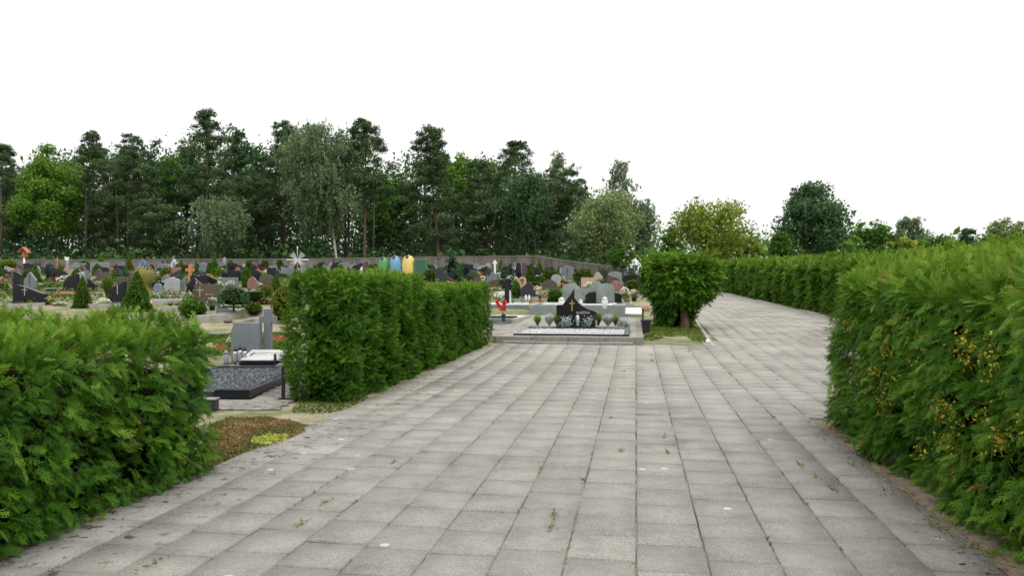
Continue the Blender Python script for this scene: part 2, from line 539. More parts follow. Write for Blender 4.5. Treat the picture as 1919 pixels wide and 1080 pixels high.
def paving():
    V = []; Q = []; T = []; BV = []; BQ = []
    W_, L_, gap = .40, .44, .0042
    r2 = Vector((PR.x, PR.y)); d2 = Vector((PD.x, PD.y))
    org = Vector((left_x(0), 0)) + r2 * .02
    for i in range(0, 62):
        off = random.uniform(0, L_)
        drift = 0
        for j in range(-8, 160):
            a = i * W_; b = j * L_ + off
            c = org + r2 * (a + W_ / 2) + d2 * (b + L_ / 2)
            if c.y > 75 or not inside(PAVE, c.x, c.y): continue
            if abs(c.x) > .72 * c.y + 3: continue
            g1 = gap * random.uniform(.45, 1.35); g2 = gap * random.uniform(.8, 1.7)
            ch = .005
            th = random.gauss(0, .004)
            tz = random.gauss(0, .0018)
            tl = (random.gauss(0, .009), random.gauss(0, .008))
            base = len(V)
            for ring, ins, dz in ((0, 0, -.012), (1, ch, 0)):
                for sx, sy in ((-1, -1), (1, -1), (1, 1), (-1, 1)):
                    u = sx * (W_ / 2 - g1 - ins); v = sy * (L_ / 2 - g2 - ins)
                    u2 = u * math.cos(th) - v * math.sin(th); v2 = u * math.sin(th) + v * math.cos(th)
                    p = c + r2 * u2 + d2 * v2
                    V.append((p.x, p.y, float(terr(p.x, p.y)) + .024 + tz + tl[0] * u + tl[1] * v + dz))
            t = min(1, max(0, random.gauss(.5, .075)))
            if random.random() < .025: t = random.uniform(.75, .95)
            Q.append((base + 4, base + 5, base + 6, base + 7)); T.append(t)
            for k in range(4):
                k2 = (k + 1) % 4
                Q.append((base + k, base + k2, base + 4 + k2, base + 4 + k)); T.append(t * .6)
            # bed under each slab, reaching a little beyond it
            bb = len(BV)
            for sx, sy in ((-1, -1), (1, -1), (1, 1), (-1, 1)):
                p = c + r2 * (sx * W_ / 2) + d2 * (sy * L_ / 2)
                BV.append((p.x, p.y, float(terr(p.x, p.y)) + .009))
            BQ.append((bb, bb + 1, bb + 2, bb + 3))
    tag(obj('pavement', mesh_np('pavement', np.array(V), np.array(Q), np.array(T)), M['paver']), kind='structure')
    tag(obj('path_bed', mesh_np('path_bed', np.array(BV), np.array(BQ)), M['joint']), kind='structure')
paving()

# ------------------------------------------------------------------ foliage helpers
def unit(v):
    return v / np.maximum(np.linalg.norm(v, axis=-1, keepdims=True), 1e-9)

_nd = [(rng.normal(size=(3,)), rng.uniform(0, 6.28)) for _ in range(24)]
def wnoise(P, f, k0=0):
    """cheap smooth noise, about -1..1"""
    s = np.zeros(len(P))
    for i in range(6):
        d, ph = _nd[(k0 + i) % 24]
        s += np.sin(P @ (d * f * (1 + .35 * i)) + ph + 1.7 * np.sin(P @ (_nd[(k0 + i + 5) % 24][0] * f * .6)))
    return s / 3.0

def rhombs(P, A, B, tint):
    """one pointed leaf per centre P with half axes A and B"""
    n = len(P)
    V = np.stack([P - A, P + B - A * .15, P + A, P - B - A * .15], 1).reshape(-1, 3)
    Q = np.arange(4 * n).reshape(n, 4)
    return V, Q, tint

def leafmesh(name, P, size, tint, aspect=.55, upb=.25, size_var=.35, droop=None):
    n = len(P)
    a = rng.normal(size=(n, 3))
    if droop is not None: a = a * (1 - droop) + np.array([0, 0, -1.6]) * droop
    a = unit(a)
    nn = unit(rng.normal(size=(n, 3)) + np.array([0, 0, upb * 2]))
    b = unit(np.cross(nn, a))
    s = size * np.exp(rng.normal(size=(n, 1)) * size_var) * .5
    return mesh_np(name, *rhombs(P, a * s, b * s * aspect, tint))

def spray(nb, sub, wid):
    """a flat thuja frond: quads along u, v, in its plane, drooping in w"""
    qs = []
    def twig(p, d, l, w0):
        n = np.array([-d[1], d[0]])
        e = p + d * l
        m = p + d * l * .55
        qs.append(np.array([p - n * w0 * .5, m - n * w0 * .62 , e, m + n * w0 * .62]))
    twig(np.array([0., 0.]), np.array([1., 0.]), 1.0, wid * 1.1)
    for i in range(nb):
        t = .04 + .86 * i / (nb - 1)
        for sgn in (-1, 1):
            tt = min(.94, max(0, t + sgn * .03 + random.uniform(-.04, .04)))
            ang = sgn * R(random.uniform(20, 44))
            d = np.array([math.cos(ang), math.sin(ang)])
            l = (.46 * (1 - tt) ** .6 + .07) * random.uniform(.5, 1.25)
            p = np.array([tt, random.uniform(-.01, .01)])
            twig(p, d, l, wid)
            for k in range(sub):
                f = (k + .8) / (sub + .5)
                a2 = ang + (1 if (k + i) % 2 else -1) * R(random.uniform(16, 38))
                twig(p + d * l * f, np.array([math.cos(a2), math.sin(a2)]), l * random.uniform(.30, .62) * (1.1 - f * .5), wid * .85)
    Q = np.array(qs)                                   # n,4,2
    return Q

SPR_NEAR = [spray(8, 3, .036) for _ in range(9)]
SPR_MID = [spray(6, 1, .062) for _ in range(8)]
SPR_FAR = [spray(3, 0, .17) for _ in range(4)]

def sprays_mesh(name, temps, P, D, W, L, tint):
    """fronds rooted at P along D, plane normal W, length L"""
    D = unit(D); W = unit(W - D * np.sum(W * D, -1, keepdims=True)); S = np.cross(W, D)
    Vs = []; Ts = []
    which = rng.integers(0, len(temps), len(P))
    for k, T in enumerate(temps):
        idx = np.nonzero(which == k)[0]
        if len(idx) == 0: continue
        q = T.reshape(-1, 2)
        u = q[:, 0][None, :, None]; v = q[:, 1][None, :, None]
        l = L[idx][:, None, None]
        curl = rng.uniform(.05, .38, (len(idx), 1, 1))
        fold = rng.uniform(-.25, .35, (len(idx), 1, 1))
        pts = P[idx][:, None, :] + l * (u * D[idx][:, None, :] + v * S[idx][:, None, :] - (curl * u * u + fold * np.abs(v)) * W[idx][:, None, :])
        Vs.append(pts.reshape(-1, 3))
        tt = tint[idx][:, None] + rng.normal(size=(len(idx), len(T))) * .05 + (T[:, 2, 0][None] - .5) * .16
        tt = np.where(tint[idx][:, None] > .96, tint[idx][:, None], np.minimum(tt, .94))
        Ts.append(tt.ravel())
    V = np.concatenate(Vs); T = np.concatenate(Ts)
    return mesh_np(name, V, np.arange(len(V)).reshape(-1, 4), T)

def hedge(name, label, p0, d, L, Wd, H, side, temps, mat, dens, size, bulge=(.07, .05), rad=.25, faces=None, lump=None, dead=.004,
          tbase=.42, top_var=.06, shoots=.0, group='thuja hedges along the paving', raise_mid=0.0, lean=.35, holes=.5):
    """clipped hedge from foot point p0 along d; its body lies on side (+1 right, -1 left) of that line"""
    d = Vector((d[0], d[1], 0)).normalized()
    r = Vector((d.y, -d.x, 0)) * side
    root = thing(name, label, 'hedge', (p0.x, p0.y, float(terr(p0.x, p0.y))), 0, group)
    D3 = np.array(d); R3 = np.array(r)
    faces = faces or dict(front=1.0, back=.35, top=1.0, near=1.0, far=.6)
    Ps = []; Ns = []; Tp = []
    area = dict(front=L * H, back=L * H, top=L * Wd, near=Wd * H, far=Wd * H)
    for fc, wgt in faces.items():
        n = int(area[fc] * dens * wgt)
        if n == 0: continue
        a = rng.uniform(0, 1, n); b = rng.uniform(0, 1, n); o = np.zeros(n)
        if fc == 'front': q = np.stack([a * L, o, b * H], -1)
        elif fc == 'back': q = np.stack([a * L, o + Wd, b * H], -1)
        elif fc == 'top': q = np.stack([a * L, b * Wd, o + H], -1)
        elif fc == 'near': q = np.stack([o, a * Wd, b * H], -1)
        else: q = np.stack([o + L, a * Wd, b * H], -1)
        lo = np.array([rad, rad, -9.]); hi = np.array([L - rad, Wd - rad, H - rad])
        inner = np.clip(q, lo, hi)
        nrm = unit(q - inner)
        q = inner + nrm * rad
        Ps.append(q); Ns.append(nrm); Tp.append(np.full(n, fc == 'top'))
    q = np.concatenate(Ps); nr = np.concatenate(Ns); istop = np.concatenate(Tp)
    n = len(q)
    w3 = q + np.array([p0.x, p0.y, 0]) * .37
    disp = bulge[0] * wnoise(w3, 1.6, 0) + bulge[1] * wnoise(w3, 6.5, 7)
    if lump:                                              # separate bushes grown together
        per, amp = lump
        disp = disp + amp * (np.abs(np.sin(math.pi * (q[:, 0] + .25 * np.sin(q[:, 2] * 1.3)) / per)) ** .6 - .75) * np.abs(nr[:, 1])
    depth = -rng.random(n) ** 1.5 * (.17 if temps is SPR_NEAR else .12)
    gap = wnoise(w3, 4.6, 13)
    depth = depth - np.where(gap > .8, .10, 0)
    keep = ~((gap > 1.05) & (rng.random(n) < holes))
    q2 = q + nr * (disp + depth)[:, None]
    q2[:, 2] += istop * (top_var * wnoise(w3 * np.array([1, 1, 0]), 2.3, 4))
    if raise_mid: q2[:, 2] += raise_mid * np.clip(q2[:, 2] / H, 0, 1) ** 3 * np.sin(math.pi * np.clip(q[:, 1] / Wd, 0, 1))
    q2[:, 2] = np.maximum(q2[:, 2], .02)
    up = np.array([0, 0, 1.])
    toW = lambda v: v[:, :1] * D3 + v[:, 1:2] * R3 + v[:, 2:3] * up
    nw = toW(nr)
    off = toW(np.stack([q2[:, 0], q2[:, 1], np.zeros(n)], -1))
    gz = terr(p0.x + off[:, 0], p0.y + off[:, 1]) - float(terr(p0.x, p0.y))
    P = off + np.stack([np.zeros(n), np.zeros(n), q2[:, 2] + gz], -1)
    rnd = rng.normal(size=(n, 3)) * .75 + np.stack([wnoise(w3, 3.4, k) for k in (2, 8, 15)], -1) * .5
    vert = np.abs(nw[:, 2:3])
    Dr = nw * .58 + rnd * .40 + up * (-.62 + 1.5 * vert) * (1 - lean) + np.array([0, 0, .25]) * lean
    Wn = nw * .85 + up * .45 + rng.normal(size=(n, 3)) * .42
    ln = size * rng.uniform(.65, 1.3, n)
    hh = np.clip(q2[:, 2] / H, 0, 1)
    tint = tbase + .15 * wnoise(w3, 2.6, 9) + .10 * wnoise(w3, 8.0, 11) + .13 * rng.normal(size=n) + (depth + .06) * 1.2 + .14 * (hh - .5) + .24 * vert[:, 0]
    tint = np.clip(tint, .02, .92)
    dd = rng.random(n)
    clus = wnoise(w3, 2.8, 17) > .9
    tint = np.where((dd < dead * (1 + 9 * clus)), rng.uniform(.97, 1, n), tint)
    k = np.nonzero(keep)[0]
    P, Dr, Wn, ln, tint = P[k], Dr[k], Wn[k], ln[k], tint[k]
    if shoots > 0:                                         # long new shoots above the clipped top
        m = int(L * Wd * shoots)
        a = rng.uniform(.05, L - .05, m); b = rng.uniform(.03, Wd - .03, m)
        so = a[:, None] * D3 + b[:, None] * R3
        sz = H - .06 + raise_mid * np.sin(math.pi * b / Wd) + terr(p0.x + so[:, 0], p0.y + so[:, 1]) - float(terr(p0.x, p0.y))
        P = np.concatenate([P, so + np.stack([0 * a, 0 * a, sz], -1)])
        sdn = rng.normal(size=(m, 3)) * .55 + np.array([0, 0, .9])
        Dr = np.concatenate([Dr, sdn]); Wn = np.concatenate([Wn, rng.normal(size=(m, 3))])
        ln = np.concatenate([ln, size * rng.uniform(1.0, 2.0, m)]); tint = np.concatenate([tint, rng.uniform(.7, .93, m)])
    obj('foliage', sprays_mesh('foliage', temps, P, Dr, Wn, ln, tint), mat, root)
    if temps is SPR_NEAR:                                  # bare twigs showing between the fronds
        tw = MB()
        for i in range(150):
            a = random.uniform(.1, L - .1); z = random.uniform(.1, H - .1); yy = random.uniform(-.02, .12)
            c = Vector(d) * a + Vector(r) * yy + Vector((0, 0, z))
            e = c + Vector(d) * random.gauss(0, .13) - Vector(r) * random.uniform(-.04, .08) + Vector((0, 0, random.uniform(-.05, .16)))
            rr = random.uniform(.0018, .004)
            tw.tube([c, c.lerp(e, .5) + Vector((0, 0, random.gauss(0, .012))), e], [rr, rr * .8, rr * .4], 4)
        tag(obj('twigs', tw.mesh('twigs'), M['twig'], root), kind='stuff')
    # dark twiggy inside
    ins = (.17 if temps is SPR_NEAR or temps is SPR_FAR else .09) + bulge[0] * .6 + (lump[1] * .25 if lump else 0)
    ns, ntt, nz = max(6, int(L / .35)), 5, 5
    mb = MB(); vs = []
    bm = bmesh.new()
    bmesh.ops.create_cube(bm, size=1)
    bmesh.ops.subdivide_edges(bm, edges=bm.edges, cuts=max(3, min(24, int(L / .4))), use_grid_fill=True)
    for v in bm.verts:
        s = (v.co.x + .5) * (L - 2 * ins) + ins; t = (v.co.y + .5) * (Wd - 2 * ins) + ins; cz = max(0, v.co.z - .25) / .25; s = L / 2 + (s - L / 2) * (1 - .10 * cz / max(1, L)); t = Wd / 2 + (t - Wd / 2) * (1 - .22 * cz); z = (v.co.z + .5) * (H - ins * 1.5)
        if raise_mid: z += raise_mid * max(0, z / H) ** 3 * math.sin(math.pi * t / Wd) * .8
        a = Vector(d) * s + Vector(r) * t
        jit = Vector((random.gauss(0, .03), random.gauss(0, .03), random.gauss(0, .03)))
        gzz = float(terr(p0.x + a.x, p0.y + a.y)) - float(terr(p0.x, p0.y))
        v.co = a + Vector((0, 0, z + gzz)) + jit
    me = bpy.data.meshes.new('branches'); bm.to_mesh(me); bm.free()
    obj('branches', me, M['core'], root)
    return root

# ---- the hedges beside the square
Y0 = 2.2
p = Vector((left_x(Y0) - .04, Y0, 0))
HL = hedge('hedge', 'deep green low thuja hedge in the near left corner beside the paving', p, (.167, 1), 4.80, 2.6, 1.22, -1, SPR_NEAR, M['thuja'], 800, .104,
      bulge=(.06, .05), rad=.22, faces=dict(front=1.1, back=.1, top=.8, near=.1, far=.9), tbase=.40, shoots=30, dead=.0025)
pm = G(692, 757)
pm.x = left_x(pm.y) - .28
endm = G(915, 655)
sp_y = G(812, 702).y
HM1 = hedge('hedge', 'taller clipped thuja hedge with bulging sides behind the grave gap', pm, (.167, 1), sp_y - pm.y, .84, 1.69, -1, SPR_MID, M['thuja'], 1350, .088,
      bulge=(.05, .035), rad=.10, faces=dict(front=1.1, back=.7, top=.9, near=1.5, far=.5), lean=.85, lump=(.78, .24), tbase=.40, shoots=85, dead=.002, top_var=.06)
p2 = Vector((left_x(sp_y + .42) - .22, sp_y + .42, 0))
HM2 = hedge('hedge', 'flat topped thuja hedge section ending beside the raised grave plot', p2, (.190, 1), endm.y - sp_y + .75, .85, 1.44, -1, SPR_MID, M['thuja'], 1450, .076,
      bulge=(.03, .03), rad=.10, faces=dict(front=1.0, back=.5, top=1.1, near=1.0, far=.8), lean=.85, lump=(1.1, .09), tbase=.40, shoots=20, dead=.001, top_var=.02)
Y1 = 1.7
p = Vector((HR_A + HR_B * Y1 + .12, Y1, 0))
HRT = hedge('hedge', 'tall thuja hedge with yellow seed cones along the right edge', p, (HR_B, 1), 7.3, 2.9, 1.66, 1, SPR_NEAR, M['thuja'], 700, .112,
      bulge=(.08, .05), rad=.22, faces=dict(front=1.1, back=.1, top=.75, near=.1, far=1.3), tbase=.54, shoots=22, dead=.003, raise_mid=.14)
pf = Vector((FH0.x - fdir[0] * 9, FH0.y - fdir[1] * 9, 0))
HF = hedge('hedge', 'long lumpy thuja hedge lining the far path on its right', pf, fdir, 52, 2.2, 1.94, 1, SPR_FAR, M['thuja_far'], 150, .30,
      bulge=(.10, .08), rad=.3, faces=dict(front=1.2, back=.1, top=1.1, near=1.0, far=.3), lump=(2.3, .46), tbase=.45, shoots=5, dead=0, top_var=.12, holes=.3)

def seed_cones():
    """clusters of yellow cones on the right hedge"""
    P = []
    L, H = 7.3, 1.8
    d = Vector((HR_B, 1, 0)).normalized(); r = Vector((d.y, -d.x, 0))
    for k in range(46):
        s = random.uniform(.8, 6.6) if k % 3 else random.uniform(1.2, 4.4); z = random.triangular(.15, 1.6, .7)
        c = d * s + r * random.uniform(-.10, .02) + Vector((0, 0, z))
        for q in range(random.randint(8, 26)):
            P.append(c + Vector((random.gauss(0, .035), random.gauss(0, .045), random.gauss(0, .05))))
    P = np.array([tuple(p) for p in P])
    n = len(P)
    t = rng.uniform(0, 1, n)
    V = []; T = []
    me = leafmesh('seed_cones', np.repeat(P, 3, 0) + rng.normal(size=(3 * n, 3)) * .005, .017, np.repeat(t, 3), .6, 0, .2)
    M['cones'] = leaf('seed cones', [(0, (.26, .17, .02)), (.5, (.50, .36, .04)), (1, (.62, .50, .08))], .1)
    obj('seed_cones', me, M['cones'], HRT)
seed_cones()

# kerbs and sandy margin beside the square
def strip(name, pts, w0, w1, z, h, mat, kind='structure'):
    mb = MB()
    for (a, b) in zip(pts[:-1], pts[1:]):
        d = (b - a); dl = Vector((d.x, d.y, 0)).normalized(); r = Vector((dl.y, -dl.x, 0))
        ps = [a + r * w0, b + r * w0, b + r * w1, a + r * w1]
        lo = [(q.x, q.y, float(terr(q.x, q.y)) - .05) for q in ps]
        hi = [(q.x, q.y, float(terr(q.x, q.y)) + z + h) for q in ps]
        mb.add(lo + hi, [(3, 2, 1, 0), (4, 5, 6, 7), (0, 1, 5, 4), (1, 2, 6, 5), (2, 3, 7, 6), (3, 0, 4, 7)])
    return tag(obj(name, mb.mesh(name), mat), kind=kind)
ks = [Vector((left_x(y), y, 0)) for y in np.arange(6.3, PLOT_F.y, .8)]
strip('kerb', ks, -.050, -.008, .012, .012, M['kerb_sandy'])

# ------------------------------------------------------------------ trees
def crown_pts(cs, rs, per, shell=.55, flat=1.0):
    """leaf positions in clumps: centres cs (n,3), radii rs (n,)"""
    P = []; Tn = []
    for c, r_, k in zip(cs, rs, per):
        d = unit(rng.normal(size=(k, 3)))
        rr = r_ * (shell + (1 - shell) * rng.random((k, 1))) ** .8 * np.where(rng.random((k, 1)) < .25, rng.random((k, 1)), 1)
        q = d * rr * np.array([1, 1, flat])
        P.append(c + q)
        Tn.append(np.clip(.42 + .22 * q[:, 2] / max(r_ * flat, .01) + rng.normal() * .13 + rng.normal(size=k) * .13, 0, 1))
    return np.concatenate(P), np.concatenate(Tn)

def tree(kind, px, Yd, top, bot, hw, mat, label, cat='tree', bark='bark', name='tree', lean=0.0, base_px=None, dens=1.0, group=None,
         leafsize=None, trunk_r=None, clumps=None, shape=None, bare=None):
    """px: crown centre column, top/bot: crown rows, hw: half width in picture px, Yd: distance"""
    if kind == 'pine' and Yd > 90:
        bot += 22; hw *= 1.22
    X = (px - 960) / F * Yd
    bx = ((base_px if base_px is not None else px) - 960) / F * Yd
    gz = float(terr(bx, Yd))
    zt, zb, w_ = ZT(top, Yd) - gz, ZT(bot, Yd) - gz, hw / F * Yd
    root = thing(name, label, cat, (bx, Yd, gz), 0, group)
    ox = X - bx
    H = zt - zb
    sc = w_ / 4.0
    cs = []; rs = []
    if kind == 'pine':
        nt_ = int((clumps or 14) * 8.5)
        ph = random.uniform(0, 6.28)
        for i in range(nt_):
            f = random.random() ** .64
            z = zb + H * f
            if shape == 'flat': prof = (.45 + .6 * f) if f < .8 else 1.05 * math.sqrt(max(0.03, 1 - ((f - .75) / .27) ** 2))
            elif shape == 'col': prof = (.55 + .45 * math.sin(math.pi * min(1, f * 1.25))) * (1 if f < .6 else max(.46, 1 - ((f - .6) / .48) ** 2.6))
            else: prof = max(.32, (1 - f) ** .5 + .06) * (.8 + .2 * math.sin(f * 14 + ph))
            a = random.uniform(0, 6.28)
            rad = w_ * prof * (.95 * math.sqrt(random.random())) * (1 + .22 * math.sin(2 * a + f * 9 + ph))
            cs.append((ox * (.4 + .6 * f) + rad * math.cos(a), rad * math.sin(a) * .9, z - .12 * rad))
            rs.append(random.uniform(.42, .95) * min(1.3, .45 + w_ * .2) * (1 - .35 * max(0, f - .7) / .3))
        cs = np.array(cs); rs = np.array(rs)
        per = (rs ** 1.6 * 190 * dens).astype(int) + 20
        P, T = crown_pts(cs, rs, per, .25, .60)
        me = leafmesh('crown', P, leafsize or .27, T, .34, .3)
    elif kind == 'birch':
        n = clumps or 60
        Ps = []; Ts = []
        for i in range(n):
            f = random.random()
            z = zb + H * (.22 + .78 * f)
            R_ = w_ * (math.sin(math.pi * (.12 + .80 * (1 - f))) ** .8) * random.uniform(.15, 1)
            a = random.uniform(0, 6.28)
            c = np.array((ox + R_ * math.cos(a), R_ * math.sin(a), z))
            k = int(15 * dens)
            tt = rng.normal() * .14
            for s_ in range(k):
                st = c + rng.normal(size=3) * np.array([.55, .55, .35]) * min(1.2, sc + .3)
                ln = random.uniform(.6, 2.4) * min(1.2, .4 + sc * .6) * (.5 + .5 * (1 - f))
                m = int(7 + 9 * ln)
                u = rng.random(m)
                q = st + np.stack([rng.normal(size=m) * .10 + u * .12 * math.cos(a), rng.normal(size=m) * .10, -u * ln], -1)
                Ps.append(q); Ts.append(np.clip(.55 - .2 * u + tt + rng.normal(size=m) * .13, 0, 1))
            cs.append(c); rs.append(.5)
        P = np.concatenate(Ps); T = np.concatenate(Ts); cs = np.array(cs); rs = np.array(rs)
        me = leafmesh('crown', P, leafsize or .24, T, .5, .2, .35, .4)
    else:
        n = clumps or 46
        for i in range(n):
            d = unit(rng.normal(size=3)); r0 = rng.random() ** .42
            fz = .5 + .5 * d[2] * r0
            pr = 1.0
            if shape == 'ovate': pr = 1.12 - .55 * fz
            if shape == 'vase': pr = .62 + .5 * fz
            cs.append((ox + d[0] * r0 * w_ * .80 * pr, d[1] * r0 * w_ * .80 * pr, (zt + zb) / 2 + d[2] * r0 * H * .43))
            rs.append(random.uniform(.20, .36) * min(w_, H * .62) * (1.05 - .35 * max(0, fz - .75) * 4 * .5))
        cs = np.array(cs); rs = np.array(rs)
        per = (np.clip(rs, .2, 3) ** 1.7 * 105 * dens).astype(int) + 14
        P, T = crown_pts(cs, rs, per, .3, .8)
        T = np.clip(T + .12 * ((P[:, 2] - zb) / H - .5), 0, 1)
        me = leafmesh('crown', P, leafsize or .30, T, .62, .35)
    obj('crown', me, M[mat], root)
    # trunk and limbs
    mb = MB()
    tr = trunk_r or max(.09, min(.24, (zt) * .0115))
    topz = zb + H * (.78 if kind != 'decid' else .6)
    k = 9
    pts = []; rad = []
    wob = [random.uniform(-1, 1) for _ in range(4)]
    for i in range(k + 1):
        f = i / k
        z = -.2 + (topz + .2) * f
        pts.append((ox * f ** (1.0 if lean == 0 else .8) * (topz / max(zt, .1)) ** .3 + .12 * math.sin(f * 5 + wob[0]) * wob[1] + lean * math.sin(math.pi * f) , .1 * wob[2] * math.sin(3 * f), z))
        rad.append(tr * (1.25 if i == 0 else 1) * (1 - .8 * f))
    mb.tube(pts, rad, 7)
    for c in (cs if len(cs) < 40 else cs[rng.choice(len(cs), 36 if kind != 'birch' else 22, False)]):
        z0 = max(zb * .8, c[2] - (abs(c[0] - ox) + .3) * (.45 if kind == 'pine' else 1.0))
        z0 = min(z0, topz * .97)
        f = max(0, min(1, (z0 + .2) / (topz + .2)))
        i = min(k - 1, int(f * k)); q = Vector(pts[i]).lerp(Vector(pts[i + 1]), f * k - i)
        mid = q.lerp(Vector(c), .55) + Vector((0, 0, -.12 * (Vector(c) - q).length * (1 if kind == 'pine' else -.6)))
        rr = max(.02, rad[i] * .38)
        mb.tube([q, mid, c], [rr, rr * .7, rr * .25], 5)
    if bare:
        for (z0f, dx, dz) in bare:
            i = int(z0f * k); q = Vector(pts[i])
            mb.tube([q, q + Vector((dx * .6, -.3, dz * .35)), q + Vector((dx, -.4, dz))], [rad[i] * .6, rad[i] * .45, .03], 6)
    obj('trunk', mb.mesh('trunk'), M[bark], root)
    return root

WG = 'trees of the wood behind the cemetery wall'
tree('pine', 4, 104, 272, 430, 42, 'pine', 'dark pine cut by the left edge of the picture', bark='bark_pine', name='pine_tree', group=WG, shape='col', base_px=4)
tree('decid', 92, 98, 262, 470, 82, 'lime', 'broad light green maple standing left of the first tall pines', name='maple_tree', group=WG, clumps=64, shape='ovate', dens=1.2)
tree('pine', 172, 106, 244, 415, 36, 'pine', 'dark pine with a leaning tip just right of the light green maple', bark='bark_pine', name='pine_tree', group=WG, shape='col', base_px=186)
tree('pine', 200, 101, 300, 440, 45, 'pine', 'pine with a twisted forked orange trunk', bark='bark_pine', name='pine_tree', group=WG, shape='flat', base_px=212, lean=-.9, dens=.7, bare=[(.62, -2.2, 2.6), (.6, -.9, 3.4)], trunk_r=.2)
tree('pine', 245, 99, 252, 395, 42, 'pine', 'pine whose long bare trunk leans to the left', bark='bark_pine', name='pine_tree', group=WG, shape='col', base_px=270, dens=.8, trunk_r=.24)
tree('decid', 288, 107, 248, 420, 45, 'darkleaf', 'dark full crowned tree between the leaning pine and the oak', name='broadleaf_tree', group=WG, dens=1.1)
tree('pine', 290, 97, 372, 470, 46, 'pine', 'low drooping pine with a pale broken trunk', bark='bark_pine', name='pine_tree', group=WG, shape='flat', base_px=292, dens=.8)
tree('decid', 326, 102, 258, 440, 34, 'decid', 'slender oak with a straight dark trunk left of the tallest pine', name='oak_tree', group=WG, shape='vase', dens=.9, trunk_r=.26)
tree('pine', 388, 100, 204, 352, 44, 'pine', 'tallest pine, its ragged top above all the wood', bark='bark_pine', name='pine_tree', group=WG, shape='col', trunk_r=.24)
tree('decid', 446, 104, 213, 400, 44, 'darkleaf', 'tall airy grey green tree right of the tallest pine', name='broadleaf_tree', group=WG, shape='ovate', dens=.75, clumps=52)
tree('birch', 414, 95, 372, 476, 60, 'birch', 'low weeping olive birch under the tallest pine', bark='bark_birch', name='birch_tree', group=WG, dens=.9, clumps=70, trunk_r=.11)
tree('pine', 535, 103, 226, 385, 48, 'pine', 'pine with a dense rounded top left of the big weeping birch', bark='bark_pine', name='pine_tree', group=WG, shape='col')
tree('pine', 480, 100, 330, 440, 55, 'pine', 'spreading pine with flat dark boughs below the open sky gap', bark='bark_pine', name='pine_tree', group=WG, shape='flat')
tree('birch', 606, 96, 232, 460, 78, 'birch', 'big weeping birch with grey green hanging twigs and white trunk', bark='bark_birch', name='birch_tree', group=WG, base_px=634, clumps=165, dens=1.25, trunk_r=.17)
tree('pine', 686, 98, 224, 360, 48, 'pine', 'pine with a straight tall orange trunk right of the big birch', bark='bark_pine', name='pine_tree', group=WG, shape='col', base_px=684, trunk_r=.25)
tree('decid', 736, 112, 310, 455, 44, 'lime', 'bright green tree in the dip between two groups of pines', name='broadleaf_tree', group=WG, dens=1.0)
tree('pine', 806, 97, 238, 468, 66, 'pine', 'broad pine green almost to the ground, above the recycling bins', bark='bark_pine', name='pine_tree', group=WG, clumps=20, dens=1.1, trunk_r=.25, base_px=824)
tree('decid', 876, 108, 268, 420, 48, 'lime', 'light green crown showing between the pines right of the bins', name='broadleaf_tree', group=WG)
tree('pine', 898, 98, 300, 466, 52, 'pine', 'wide low pine with layered boughs behind the blue spruce', bark='bark_pine', name='pine_tree', group=WG, clumps=15, dens=1.05, base_px=922)
tree('pine', 968, 102, 264, 390, 46, 'pine', 'pine with an open forked top near the right end of the wood', bark='bark_pine', name='pine_tree', group=WG, shape='col', dens=.8)
tree('birch', 986, 96, 330, 460, 50, 'darkleaf', 'dull green drooping tree below the forked pine', name='broadleaf_tree', group=WG, clumps=90, dens=1.1)
tree('pine', 1048, 98, 318, 440, 52, 'pine', 'flat topped pine at the right end with a low sideways limb', bark='bark_pine', name='pine_tree', group=WG, shape='flat', base_px=1020, bare=[(.22, 3.4, 2.6)], trunk_r=.26)
tree('birch', 1050, 125, 288, 400, 24, 'birch', 'thin distant birch rising above the flat topped pine', bark='bark_birch', name='birch_tree', group=WG, clumps=40, dens=.8)
tree('decid', 1092, 112, 328, 450, 22, 'darkleaf', 'small dark rounded tree between thin birch and olive willow', name='broadleaf_tree', group=WG)
tree('birch', 1166, 118, 303, 440, 26, 'birch', 'tall thin birch standing behind the olive willow', bark='bark_birch', name='birch_tree', group=WG, clumps=48, dens=.8)
for px_, yd_, top_, bot_, hw_, mt_, lb_ in ((130, 110, 298, 450, 34, 'decid', 'rounded green tree right of the light green maple'), (352, 110, 262, 430, 30, 'darkleaf', 'dark tree close at the left of the tallest pine'),
        (492, 109, 258, 420, 40, 'darkleaf', 'grey green tree filling the dip left of the rounded pine'), (760, 110, 300, 450, 34, 'decid', 'green tree left of the broad low pine over the bins'),
        (712, 106, 330, 470, 36, 'decid', 'low green tree right of the straight orange pine trunk'), (930, 110, 292, 440, 38, 'decid', 'green rounded tree left of the forked pine'),
        (1010, 110, 322, 450, 34, 'darkleaf', 'dark rounded tree between the forked pine and the flat topped pine'), (245, 112, 272, 430, 40, 'decid', 'green tree behind the pine with the long leaning trunk'),
        (570, 111, 262, 420, 34, 'darkleaf', 'dark green crown between the rounded pine and the big birch'), (30, 106, 318, 460, 40, 'decid', 'green tree between the left edge pine and the maple'),
        (840, 112, 276, 420, 34, 'decid', 'green crown just right of the broad low pine top')):
    tree('decid', px_, yd_, top_, bot_, hw_, mt_, lb_, name='broadleaf_tree', group=WG, clumps=44, dens=1.1)
RG = 'trees and bushes right of the wood'
tree('willow' if False else 'decid', 1134, 86, 346, 496, 80, 'willow', 'large rounded olive willow at the right end of the cemetery wall', name='willow_tree', group=RG, clumps=80, dens=1.5, leafsize=.24)
tree('birch', 1204, 90, 378, 492, 26, 'birch', 'narrow loose tree between the willow and the yellow tree', name='broadleaf_tree', group=RG, clumps=46, dens=.8)
tree('decid', 1258, 84, 420, 500, 26, 'decid', 'dark green bushy tree left of the yellow green tree', name='broadleaf_tree', group=RG, clumps=26)
